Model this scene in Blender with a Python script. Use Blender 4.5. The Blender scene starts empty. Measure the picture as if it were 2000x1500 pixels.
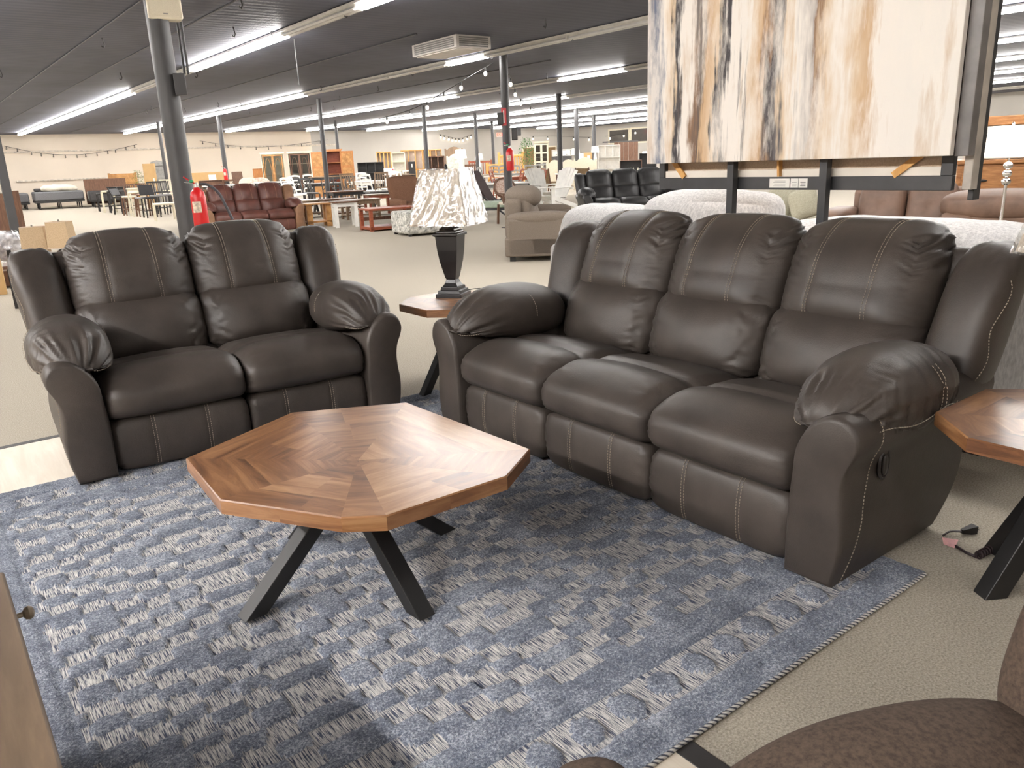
import bpy, math, random
import numpy as np
from mathutils import Vector, Matrix, noise
random.seed(11)
SC = bpy.context.scene
COL = SC.collection
PI = math.pi

# ------------------------------------------------------------------ camera maths (2000x1500 frame, floor z=0)
H, FP = 1.40, 1530.0
def _u(v): return v / np.linalg.norm(v)
_a = _u(np.array([-1220.0, 390.0, FP])); _b = np.array([2112.0, 527.0, FP]); _b = _u(_b - _a * (_a @ _b))
_up = np.cross(_b, _a); _up = _u(_up if _up[1] > 0 else -_up)
M = np.array([_b, _a, _up])                       # rows: world X, Y, Z in (right, up, forward)
def ray(px, py): return M @ np.array([px - 1000.0, 750.0 - py, FP])
def FL(px, py, z=0.0):
    d = ray(px, py); t = (z - H) / d[2]; return Vector((d[0] * t, d[1] * t, z))
def AT(px, py, dep):
    d = ray(px, py) * (dep / FP); return Vector((d[0], d[1], d[2] + H))
def face_cam(p): return math.atan2(-p[0], p[1])   # local -Y turned towards the camera

# ------------------------------------------------------------------ materials
def lin(c):
    r = []
    for v in c[:3]:
        v = v / 255.0
        r.append(v / 12.92 if v <= 0.04045 else ((v + 0.055) / 1.055) ** 2.4)
    return (r[0], r[1], r[2], 1.0)
MATS = {}
def new_mat(name):
    m = bpy.data.materials.new(name); m.use_nodes = True
    nt = m.node_tree; b = nt.nodes['Principled BSDF']
    return m, nt, b
def N(nt, t, **kw):
    n = nt.nodes.new(t)
    for k, v in kw.items():
        if k in n.inputs.keys(): n.inputs[k].default_value = v
        else: setattr(n, k, v)
    return n
def coords(nt, kind='Object', scale=(1, 1, 1), rot=(0, 0, 0)):
    tc = N(nt, 'ShaderNodeTexCoord'); mp = N(nt, 'ShaderNodeMapping')
    mp.inputs['Scale'].default_value = scale; mp.inputs['Rotation'].default_value = rot
    nt.links.new(tc.outputs[kind], mp.inputs['Vector']); return mp.outputs['Vector']
def ramp(nt, fac, stops):
    r = N(nt, 'ShaderNodeValToRGB'); e = r.color_ramp.elements
    while len(e) < len(stops): e.new(0.5)
    for i, (p, c) in enumerate(stops):
        e[i].position = p; e[i].color = lin(c)
    nt.links.new(fac, r.inputs['Fac']); return r.outputs['Color']
def bump(nt, b, h, strength=0.3, dist=0.01):
    n = N(nt, 'ShaderNodeBump'); n.inputs['Strength'].default_value = strength; n.inputs['Distance'].default_value = dist
    nt.links.new(h, n.inputs['Height']); nt.links.new(n.outputs['Normal'], b.inputs['Normal']); return n
def plain(name, c, rough=0.6, metal=0.0, var=0.12, scale=9.0, bmp=0.0, bscale=60.0, spec=0.5, coat=0.0):
    if name in MATS: return MATS[name]
    m, nt, b = new_mat(name)
    v = coords(nt)
    n = N(nt, 'ShaderNodeTexNoise', Scale=scale, Detail=4.0)
    nt.links.new(v, n.inputs['Vector'])
    lo = tuple(max(0, x * (1 - var)) for x in c); hi = tuple(min(255, x * (1 + var)) for x in c)
    nt.links.new(ramp(nt, n.outputs['Fac'], [(0.3, lo), (0.7, hi)]), b.inputs['Base Color'])
    b.inputs['Roughness'].default_value = rough; b.inputs['Metallic'].default_value = metal
    b.inputs['Specular IOR Level'].default_value = spec
    b.inputs['Coat Weight'].default_value = coat
    if bmp:
        n2 = N(nt, 'ShaderNodeTexNoise', Scale=bscale, Detail=3.0); nt.links.new(v, n2.inputs['Vector'])
        bump(nt, b, n2.outputs['Fac'], bmp, 0.004)
    MATS[name] = m; return m
def wood(name, c1, c2, rough=0.45, scale=(1, 1, 9), ring=6.0, spec=0.4):
    """grain runs along the axis with the small scale"""
    if name in MATS: return MATS[name]
    m, nt, b = new_mat(name)
    v = coords(nt, 'Object', scale)
    n = N(nt, 'ShaderNodeTexNoise', Scale=ring, Detail=6.0, Roughness=0.62, Distortion=0.6); nt.links.new(v, n.inputs['Vector'])
    mid = tuple((a + q) / 2 for a, q in zip(c1, c2))
    nt.links.new(ramp(nt, n.outputs['Fac'], [(0.3, c1), (0.5, mid), (0.68, c2)]), b.inputs['Base Color'])
    b.inputs['Roughness'].default_value = rough; b.inputs['Specular IOR Level'].default_value = spec
    bump(nt, b, n.outputs['Fac'], 0.15, 0.003)
    MATS[name] = m; return m
def leather(name, c, rough=0.42, bs=0.28):
    if name in MATS: return MATS[name]
    m, nt, b = new_mat(name)
    v = coords(nt)
    n = N(nt, 'ShaderNodeTexNoise', Scale=5.0, Detail=5.0, Roughness=0.6); nt.links.new(v, n.inputs['Vector'])
    nt.links.new(ramp(nt, n.outputs['Fac'], [(0.3, tuple(x * 0.86 for x in c)), (0.72, tuple(min(255, x * 1.12) for x in c))]), b.inputs['Base Color'])
    vo = N(nt, 'ShaderNodeTexVoronoi', Scale=260.0); nt.links.new(v, vo.inputs['Vector'])
    n2 = N(nt, 'ShaderNodeTexNoise', Scale=22.0, Detail=5.0); nt.links.new(v, n2.inputs['Vector'])
    mx = N(nt, 'ShaderNodeMath', operation='MULTIPLY_ADD'); nt.links.new(vo.outputs['Distance'], mx.inputs[0]); mx.inputs[1].default_value = 0.35
    nt.links.new(n2.outputs['Fac'], mx.inputs[2])
    bump(nt, b, mx.outputs[0], bs, 0.004)
    rr = N(nt, 'ShaderNodeMapRange'); rr.inputs['To Min'].default_value = rough - 0.07; rr.inputs['To Max'].default_value = rough + 0.1
    nt.links.new(n.outputs['Fac'], rr.inputs['Value']); nt.links.new(rr.outputs['Result'], b.inputs['Roughness'])
    b.inputs['Specular IOR Level'].default_value = 0.42
    MATS[name] = m; return m
def fabric(name, c1, c2, scale=60.0, aniso=(1, 1, 1), rough=0.9, bs=0.5):
    if name in MATS: return MATS[name]
    m, nt, b = new_mat(name)
    v = coords(nt, 'Object', aniso)
    n = N(nt, 'ShaderNodeTexNoise', Scale=scale, Detail=5.0, Roughness=0.7); nt.links.new(v, n.inputs['Vector'])
    nt.links.new(ramp(nt, n.outputs['Fac'], [(0.36, c1), (0.62, c2)]), b.inputs['Base Color'])
    b.inputs['Roughness'].default_value = rough; b.inputs['Specular IOR Level'].default_value = 0.25
    bump(nt, b, n.outputs['Fac'], bs, 0.004)
    MATS[name] = m; return m
def glow(name, c, s):
    if name in MATS: return MATS[name]
    m, nt, b = new_mat(name)
    b.inputs['Base Color'].default_value = lin(c); b.inputs['Emission Color'].default_value = lin(c); b.inputs['Emission Strength'].default_value = s
    MATS[name] = m; return m
def clear(name, tint=(255, 255, 255), rough=0.05, mixf=0.12, bs=0.0, bscale=12.0):
    """thin clear sheet: mostly transparent with a glossy coat"""
    if name in MATS: return MATS[name]
    m = bpy.data.materials.new(name); m.use_nodes = True; nt = m.node_tree; nt.nodes.clear()
    o = N(nt, 'ShaderNodeOutputMaterial'); t = N(nt, 'ShaderNodeBsdfTransparent'); g = N(nt, 'ShaderNodeBsdfGlossy'); mx = N(nt, 'ShaderNodeMixShader')
    t.inputs['Color'].default_value = lin(tint); g.inputs['Roughness'].default_value = rough
    fr = N(nt, 'ShaderNodeLayerWeight', Blend=0.3); ad = N(nt, 'ShaderNodeMath', operation='MULTIPLY_ADD'); ad.inputs[1].default_value = 0.5; ad.inputs[2].default_value = mixf
    nt.links.new(fr.outputs['Facing'], ad.inputs[0]); nt.links.new(ad.outputs[0], mx.inputs['Fac'])
    nt.links.new(t.outputs[0], mx.inputs[1]); nt.links.new(g.outputs[0], mx.inputs[2]); nt.links.new(mx.outputs[0], o.inputs['Surface'])
    if bs:
        v = coords(nt, 'Object', (1, 1, 0.45)); n = N(nt, 'ShaderNodeTexNoise', Scale=bscale, Detail=3.0, Distortion=1.2); nt.links.new(v, n.inputs['Vector'])
        bp = N(nt, 'ShaderNodeBump'); bp.inputs['Strength'].default_value = bs; bp.inputs['Distance'].default_value = 0.03
        nt.links.new(n.outputs['Fac'], bp.inputs['Height']); nt.links.new(bp.outputs['Normal'], g.inputs['Normal'])
    MATS[name] = m; return m

# ------------------------------------------------------------------ objects
def tag(o, label, cat, group=None, kind=None):
    o['label'] = label; o['category'] = cat
    if group: o['group'] = group
    if kind: o['kind'] = kind
    return o
def thing(name, label, cat, loc=(0, 0, 0), rz=0.0, group=None):
    o = bpy.data.objects.new(name, None); COL.objects.link(o)
    o.location = loc; o.rotation_euler = (0, 0, rz); o.empty_display_size = 0.1
    return tag(o, label, cat, group)
def copy_tree(o, parent=None):
    c = o.copy(); COL.objects.link(c)
    if parent is not None: c.parent = parent
    for ch in list(o.children): copy_tree(ch, c)
    return c
def dup(o, loc, rz, label, group=None):
    c = copy_tree(o); c.location = loc; c.rotation_euler = (0, 0, rz); c['label'] = label
    if group: c['group'] = group
    elif 'group' in c.keys(): del c['group']
    return c

class MB:
    """collects shapes that belong to ONE mesh object"""
    def __init__(s): s.v = []; s.f = []; s.mi = []
    def add(s, v, f, mi=0):
        o = len(s.v); s.v += [tuple(p) for p in v]; s.f += [tuple(i + o for i in q) for q in f]; s.mi += [mi] * len(f); return s
    def box(s, c, d, mi=0, rot=None):
        x, y, z = d[0] / 2, d[1] / 2, d[2] / 2
        vs = [Vector((a * x, b * y, e * z)) for e in (-1, 1) for b in (-1, 1) for a in (-1, 1)]
        if rot is not None: vs = [rot @ p for p in vs]
        c = Vector(c); vs = [p + c for p in vs]
        return s.add(vs, [(0, 2, 3, 1), (4, 5, 7, 6), (0, 1, 5, 4), (1, 3, 7, 5), (3, 2, 6, 7), (2, 0, 4, 6)], mi)
    def bx(s, x0, x1, y0, y1, z0, z1, mi=0):
        return s.box(((x0 + x1) / 2, (y0 + y1) / 2, (z0 + z1) / 2), (x1 - x0, y1 - y0, z1 - z0), mi)
    def bar(s, p0, p1, w, d=None, mi=0, w1=None, side=None):
        """square bar from p0 to p1; ends cut square unless flat"""
        p0, p1 = Vector(p0), Vector(p1); d = d or w; t = (p1 - p0).normalized()
        ref = Vector(side) if side else (Vector((0, 0, 1)) if abs(t.z) < 0.9 else Vector((1, 0, 0)))
        a = t.cross(ref).normalized(); b = a.cross(t).normalized(); k = (w1 / w) if w1 else 1.0
        vs = []
        for p, q in ((p0, 1.0), (p1, k)):
            for i, j in ((-1, -1), (1, -1), (1, 1), (-1, 1)): vs.append(p + a * (i * w / 2 * q) + b * (j * d / 2 * q))
        return s.add(vs, [(3, 2, 1, 0), (4, 5, 6, 7), (0, 1, 5, 4), (1, 2, 6, 5), (2, 3, 7, 6), (3, 0, 4, 7)], mi)
    def tube(s, pts, r, seg=8, mi=0, closed=False):
        pts = [Vector(p) for p in pts]; n = len(pts); rs = r if isinstance(r, (list, tuple)) else [r] * n
        vs = []; prev = None
        for i, p in enumerate(pts):
            if closed: t = (pts[(i + 1) % n] - pts[i - 1]).normalized()
            else: t = (pts[min(i + 1, n - 1)] - pts[max(i - 1, 0)]).normalized()
            if prev is None:
                ref = Vector((0, 0, 1)) if abs(t.z) < 0.9 else Vector((1, 0, 0)); a = t.cross(ref).normalized()
            else: a = (prev - t * prev.dot(t)).normalized()
            prev = a; b = t.cross(a)
            for k in range(seg):
                g = 2 * PI * k / seg; vs.append(p + (a * math.cos(g) + b * math.sin(g)) * rs[i])
        fs = []
        for i in range(n if closed else n - 1):
            j = (i + 1) % n
            for k in range(seg):
                l = (k + 1) % seg; fs.append((i * seg + k, i * seg + l, j * seg + l, j * seg + k))
        if not closed: fs += [tuple(reversed(range(seg))), tuple(range((n - 1) * seg, n * seg))]
        return s.add(vs, fs, mi)
    def lathe(s, prof, seg=20, c=(0, 0, 0), mi=0, square=False, rot=0.0):
        c = Vector(c); vs = []; n = len(prof)
        if square: seg = 4
        for r, z in prof:
            for k in range(seg):
                g = 2 * PI * (k + (0.5 if square else 0)) / seg + rot; q = r * (math.sqrt(2) if square else 1)
                vs.append(c + Vector((math.cos(g) * q, math.sin(g) * q, z)))
        fs = [(i * seg + k, i * seg + (k + 1) % seg, (i + 1) * seg + (k + 1) % seg, (i + 1) * seg + k) for i in range(n - 1) for k in range(seg)]
        fs += [tuple(reversed(range(seg))), tuple(range((n - 1) * seg, n * seg))]
        return s.add(vs, fs, mi)
    def prism(s, poly, lo, hi, axis='z', mi=0):
        """poly in the plane across `axis`: z -> (x,y); y -> (x,z); x -> (y,z)"""
        def P(a, b, t): return {'z': (a, b, t), 'y': (a, t, b), 'x': (t, a, b)}[axis]
        n = len(poly); vs = [P(a, b, lo) for a, b in poly] + [P(a, b, hi) for a, b in poly]
        fs = [tuple(range(n - 1, -1, -1)), tuple(range(n, 2 * n))] + [(i, (i + 1) % n, n + (i + 1) % n, n + i) for i in range(n)]
        return s.add(vs, fs, mi)
    def loft(s, rings, mi=0, caps=True):
        n = len(rings[0]); vs = [p for r in rings for p in r]
        fs = [(i * n + k, i * n + (k + 1) % n, (i + 1) * n + (k + 1) % n, (i + 1) * n + k) for i in range(len(rings) - 1) for k in range(n)]
        if caps: fs += [tuple(reversed(range(n))), tuple(range((len(rings) - 1) * n, len(rings) * n))]
        return s.add(vs, fs, mi)
    def puff(s, c, h, p=3.0, n=10, rot=None, mi=0, fn=None):
        v, f, _ = puff_mesh(h, n, n, n, p, fn)
        c = Vector(c); v = [Vector(q) for q in v]
        if rot is not None: v = [rot @ q for q in v]
        return s.add([q + c for q in v], f, mi)
    def build(s, name, mats, parent=None, loc=(0, 0, 0), rz=0.0, angle=35, bevel=0.0, seg=2, smooth=True):
        me = bpy.data.meshes.new(name); me.from_pydata([tuple(p) for p in s.v], [], s.f); 
        if not isinstance(mats, (list, tuple)): mats = [mats]
        for m in mats: me.materials.append(m)
        if len(mats) > 1: me.polygons.foreach_set('material_index', s.mi)
        return link(me, name, parent, loc, rz, angle, bevel, seg, smooth)
def link(me, name, parent=None, loc=(0, 0, 0), rz=0.0, angle=35, bevel=0.0, seg=2, smooth=True):
    import bmesh
    bm = bmesh.new(); bm.from_mesh(me); bmesh.ops.recalc_face_normals(bm, faces=bm.faces); bm.to_mesh(me); bm.free()
    if smooth:
        me.polygons.foreach_set('use_smooth', [True] * len(me.polygons))
        if angle < 179: me.set_sharp_from_angle(angle=math.radians(angle))
    me.update()
    o = bpy.data.objects.new(name, me); COL.objects.link(o)
    if parent is not None: o.parent = parent
    o.location = loc; o.rotation_euler = (0, 0, rz)
    if bevel:
        b = o.modifiers.new('edge', 'BEVEL'); b.width = bevel; b.segments = seg; b.limit_method = 'ANGLE'; b.angle_limit = math.radians(38)
    return o
def rad(u, v, w, p):
    """p is one exponent, or (outline exponent in x-z, depth exponent)"""
    if isinstance(p, tuple):
        if len(p) == 3:                            # ('x', side profile exponent, width exponent)
            _, a, b = p; return ((abs(v) ** a + abs(w) ** a) ** (b / a) + abs(u) ** b) ** (1.0 / b)
        a, b = p; return ((abs(u) ** a + abs(w) ** a) ** (b / a) + abs(v) ** b) ** (1.0 / b)
    return (abs(u) ** p + abs(v) ** p + abs(w) ** p) ** (1.0 / p)
def u_for(sx, v, w, p):
    lo, hi = 0.0, 1.0
    for _ in range(24):
        m = (lo + hi) / 2
        if m / rad(m, v, w, p) < abs(sx): lo = m
        else: hi = m
    return math.copysign(lo, sx)
def puff_pt(u, v, w, h, p, fn=None):
    r = rad(u, v, w, p)
    sx, sy, sz = u / r, v / r, w / r
    q = Vector((sx * h[0], sy * h[1], sz * h[2]))
    return fn(q, (sx, sy, sz, u, v, w)) if fn else q
def puff_mesh(h, nx, ny, nz, p, fn=None):
    key = {}; vs = []; sp = []
    def vid(i, j, k):
        t = (i, j, k)
        if t not in key:
            u, v, w = 2 * i / nx - 1, 2 * j / ny - 1, 2 * k / nz - 1
            key[t] = len(vs); vs.append(tuple(puff_pt(u, v, w, h, p, fn)))
            sp.append((u, v, w))
        return key[t]
    fs = []
    for i in range(nx):
        for k in range(nz):
            fs.append((vid(i, 0, k), vid(i + 1, 0, k), vid(i + 1, 0, k + 1), vid(i, 0, k + 1)))
            fs.append((vid(i, ny, k), vid(i, ny, k + 1), vid(i + 1, ny, k + 1), vid(i + 1, ny, k)))
    for j in range(ny):
        for k in range(nz):
            fs.append((vid(0, j, k), vid(0, j, k + 1), vid(0, j + 1, k + 1), vid(0, j + 1, k)))
            fs.append((vid(nx, j, k), vid(nx, j + 1, k), vid(nx, j + 1, k + 1), vid(nx, j, k + 1)))
    for i in range(nx):
        for j in range(ny):
            fs.append((vid(i, j, 0), vid(i, j + 1, 0), vid(i + 1, j + 1, 0), vid(i + 1, j, 0)))
            fs.append((vid(i, j, nz), vid(i + 1, j, nz), vid(i + 1, j + 1, nz), vid(i, j + 1, nz)))
    return vs, fs, sp
def cushion(name, mat, parent, h, p=3.0, n=(24, 12, 16), fn=None, wr=None, loc=(0, 0, 0), rz=0.0):
    vs, fs, sp = puff_mesh(h, n[0], n[1], n[2], p, fn)
    me = bpy.data.meshes.new(name); me.from_pydata(vs, [], fs); me.materials.append(mat)
    if wr:
        me.update(); nn = [Vector(v.normal) for v in me.vertices]
        for i, v in enumerate(me.vertices): v.co = v.co + nn[i] * wr(sp[i], v.co)
    return link(me, name, parent, loc, rz, angle=180)
def dashes(mb, path, dash=0.0075, gap=0.0045, w=0.0024, th=0.0016, offs=(0.0,), mi=0):
    """stitches along path: list of (point, normal)"""
    P = [Vector(p) for p, _ in path]; Nn = [Vector(n).normalized() for _, n in path]
    L = [0.0]
    for i in range(1, len(P)): L.append(L[-1] + (P[i] - P[i - 1]).length)
    def at(s):
        i = 0
        while i < len(L) - 2 and L[i + 1] < s: i += 1
        t = (s - L[i]) / max(1e-6, L[i + 1] - L[i]); return P[i].lerp(P[i + 1], t), Nn[i].lerp(Nn[i + 1], t).normalized(), (P[i + 1] - P[i]).normalized()
    s = 0.002
    while s + dash < L[-1]:
        p0, n0, t0 = at(s); p1, n1, t1 = at(s + dash)
        for o in offs:
            l0 = t0.cross(n0).normalized(); l1 = t1.cross(n1).normalized()
            vs = []
            for p, nn, l in ((p0, n0, l0), (p1, n1, l1)):
                c = p + l * o
                vs += [c - l * w / 2 - nn * 0.001, c + l * w / 2 - nn * 0.001, c + l * w * 0.3 + nn * th, c - l * w * 0.3 + nn * th]
            mb.add(vs, [(3, 2, 1, 0), (4, 5, 6, 7), (0, 1, 5, 4), (1, 2, 6, 5), (2, 3, 7, 6), (3, 0, 4, 7)], mi)
        s += dash + gap
    return mb
def surf_path(h, p, fn, uvw, center=(0, 0, 0), lift=0.003):
    """points and normals on a cushion's skin for a list of cube coordinates (u,v,w)"""
    out = []; e = 0.01; n = len(uvw); pts = [puff_pt(*q, h, p, fn) for q in uvw]; c = Vector(center)
    for i, (u, v, w) in enumerate(uvw):
        t = (pts[min(i + 1, n - 1)] - pts[max(i - 1, 0)]).normalized()
        # sideways step along x when the seam runs up, else along the other free axis
        du = puff_pt(min(u + e, 0.99), v, w, h, p, fn) - puff_pt(max(u - e, -0.99), v, w, h, p, fn)
        if du.length < 1e-5 or abs(du.normalized().dot(t)) > 0.8:
            du = puff_pt(u, v, min(w + e, 0.99), h, p, fn) - puff_pt(u, v, max(w - e, -0.99), h, p, fn)
        nn = t.cross(du.normalized())
        if nn.dot(pts[i] - c) < 0: nn = -nn
        nn.normalize(); out.append((pts[i] + nn * lift, nn))
    return out
# ================================================================== camera, view, room shell
cam = bpy.data.cameras.new('camera'); co = bpy.data.objects.new('camera', cam); COL.objects.link(co); SC.camera = co
cam.sensor_fit = 'HORIZONTAL'; cam.sensor_width = 36.0; cam.lens = 36.0 * FP / 2000.0; cam.clip_end = 200; cam.clip_start = 0.05
_r, _uv, _f = M[:, 0], M[:, 1], M[:, 2]
co.matrix_world = Matrix(((_r[0], _uv[0], -_f[0], 0), (_r[1], _uv[1], -_f[1], 0), (_r[2], _uv[2], -_f[2], H), (0, 0, 0, 1)))
SC.view_settings.view_transform = 'Standard'; SC.view_settings.look = 'None'; SC.view_settings.gamma = 1.0; SC.view_settings.exposure = 1.15
SC.view_settings.use_curve_mapping = False
SC.cycles.max_bounces = 7; SC.cycles.diffuse_bounces = 4; SC.cycles.glossy_bounces = 3; SC.cycles.transparent_max_bounces = 16; SC.cycles.caustics_reflective = False; SC.cycles.caustics_refractive = False
SC.cycles.sample_clamp_indirect = 8.0
w = bpy.data.worlds.new('world'); SC.world = w; w.use_nodes = True
w.node_tree.nodes['Background'].inputs['Color'].default_value = (0.5, 0.5, 0.5, 1); w.node_tree.nodes['Background'].inputs['Strength'].default_value = 0.02

CZ = 3.45
X0, X1, Y0, Y1 = -9.0, 42.0, -7.0, 46.0
def struct(o): o['kind'] = 'structure'; return o
CARPET = fabric('carpet', (144, 136, 121), (194, 185, 169), scale=150.0, bs=0.6)
VINYL = wood('vinyl_plank', (214, 200, 180), (232, 222, 206), rough=0.5, scale=(5, 0.6, 1), ring=3.0)
WALL = plain('wall_paint', (222, 209, 192), rough=0.85, var=0.02, scale=0.5)
WALLG = plain('wall_paint_grey', (184, 179, 171), rough=0.85, var=0.02, scale=0.5)
def ceiling_mat():
    m, nt, b = new_mat('ceiling_deck'); v = coords(nt)
    wv = N(nt, 'ShaderNodeTexWave', wave_type='BANDS', bands_direction='Y', Scale=1.6, Distortion=0.6); wv.inputs['Detail'].default_value = 1.0; nt.links.new(v, wv.inputs['Vector'])
    n = N(nt, 'ShaderNodeTexNoise', Scale=0.7, Detail=4.0); nt.links.new(v, n.inputs['Vector'])
    nt.links.new(ramp(nt, n.outputs['Fac'], [(0.3, (78, 80, 92)), (0.7, (91, 93, 106))]), b.inputs['Base Color'])
    b.inputs['Roughness'].default_value = 0.6; b.inputs['Specular IOR Level'].default_value = 0.25
    bump(nt, b, wv.outputs['Fac'], 0.16, 0.02); return m
CEIL = ceiling_mat()
struct(MB().bx(X0, X1, Y0, Y1, -0.1, 0).build('floor', CARPET, smooth=False))
struct(MB().bx(X0, X1, Y0, Y1, CZ, CZ + 0.1).build('ceiling', CEIL, smooth=False))
struct(MB().bx(X0, 20.5, Y1, Y1 + 0.15, 0, CZ).build('wall_far', WALL, smooth=False))
struct(MB().bx(20.5, X1, Y1, Y1 + 0.15, 0, CZ).build('wall_far_grey', WALLG, smooth=False))
struct(MB().bx(X1, X1 + 0.15, Y0, Y1, 0, CZ).build('wall_right', WALLG, smooth=False))
struct(MB().bx(X0 - 0.15, X0, Y0, Y1, 0, CZ).build('wall_left', WALL, smooth=False))
struct(MB().bx(X0, X1, Y0 - 0.15, Y0, 0, CZ).build('wall_back', WALL, smooth=False))
# light plank floor strip in the display bay, edged by a dark transition strip
struct(MB().bx(-2.2, 1.235, -3.0, 4.855, 0.0, 0.004).build('floor_planks', VINYL, smooth=False))
DARKTRIM = plain('dark_rubber', (34, 31, 30), rough=0.55)
struct(MB().bx(-2.2, 1.29, 4.855, 4.905, 0, 0.0055).build('trim_1', DARKTRIM, bevel=0.004))
struct(MB().bx(1.235, 1.295, -3.0, 4.855, 0, 0.0055).build('trim_2', DARKTRIM, bevel=0.004))

# ================================================================== ceiling lights
HOUS = plain('fixture_enamel', (196, 192, 184), rough=0.35, var=0.04)
TUBE = glow('lit_tube', (255, 252, 249), 34.0)
TUBE_OFF = plain('dark_tube', (205, 203, 200), rough=0.25, var=0.02)
TUBE_BOOST = glow('boosted_lit_tube', (255, 252, 249), 105.0)  # strength boosted on the unseen left row to deepen shadows across the rug
def fixture(lit, L=2.44):
    t = thing('ceiling_light', 'x', 'ceiling light')
    MB().prism([(-0.075, 0.0), (0.075, 0.0), (0.075, -0.03), (0.035, -0.075), (-0.035, -0.075), (-0.075, -0.03)], 0.005, L - 0.005, 'y').build('housing', HOUS, t, smooth=False)
    for s in (-1, 1):
        MB().tube([(s * 0.052, 0.04, -0.084), (s * 0.052, L - 0.04, -0.084)], 0.027, 6).build('lamp_tube', (TUBE_BOOST if lit == 2 else TUBE) if lit else TUBE_OFF, t)
        e = MB()
        for y in (0.025, L - 0.025): e.box((s * 0.052, y, -0.066), (0.03, 0.022, 0.05))
        e.build('lamp_holder', HOUS, t, smooth=False)
    return t
FX = {}
def put_light(x, y, lit, label, group):
    k = int(lit)
    if k not in FX: FX[k] = fixture(lit); o = FX[k]; o.location = (x, y, CZ - 0.012); o['label'] = label; o['group'] = group; return o
    return dup(FX[k], (x, y, CZ - 0.012), 0.0, label, group)
ROWS = [  # x, first y, lit test, words
    (-3.85, -3.0, lambda y: 2 if -1 < y < 6 else 1, 'beyond the left edge of the rug', 8),
    (0.75, -6.8, lambda y: y < -3.0 or y > 10.0, 'over the bar stools and beds', 21),
    (5.30, 0.2, lambda y: y < 8.6 or 12.0 < y < 17.0 or y > 21.8, 'passing behind the thick near post', 18),
    (9.85, 1.2, lambda y: y > 21.0 or y < 5, 'that runs past the square ceiling vent', 18),
    (14.75, 2.2, lambda y: y > 20.9 or 13 < y < 16 or y < 10, 'just beyond the post with the red sign', 17),
    (19.2, 2.0, lambda y: y > 20 or y < 12, 'third beyond the square ceiling vent', 17),
    (23.5, 3.0, lambda y: y > 18 or y < 11, 'fourth beyond the square ceiling vent', 17),
    (28.0, 4.0, lambda y: True, 'over the pale ladder-back chairs', 17),
    (32.6, 5.0, lambda y: True, 'over the white garden chairs', 16),
    (37.2, 6.0, lambda y: y > 16 or y < 12, 'farthest back, along the grey wall', 16)]
for x, y0, lit, words, n in ROWS:
    for i in range(n):
        y = y0 + i * 2.44
        if x == 9.85 and i >= 5: y += 1.42
        if y + 2.44 > Y1: break
        on = lit(y)
        put_light(x, y, on, ('lit' if on else 'unlit') + ' strip light in the ceiling row ' + words, ('lit' if on else 'unlit') + ' strip lights in the ceiling row ' + words)

sl = fixture(True, 1.40); sl.location = (9.85, 13.41, CZ - 0.012); sl['label'] = 'single short lit strip light beside the square ceiling vent'

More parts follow.
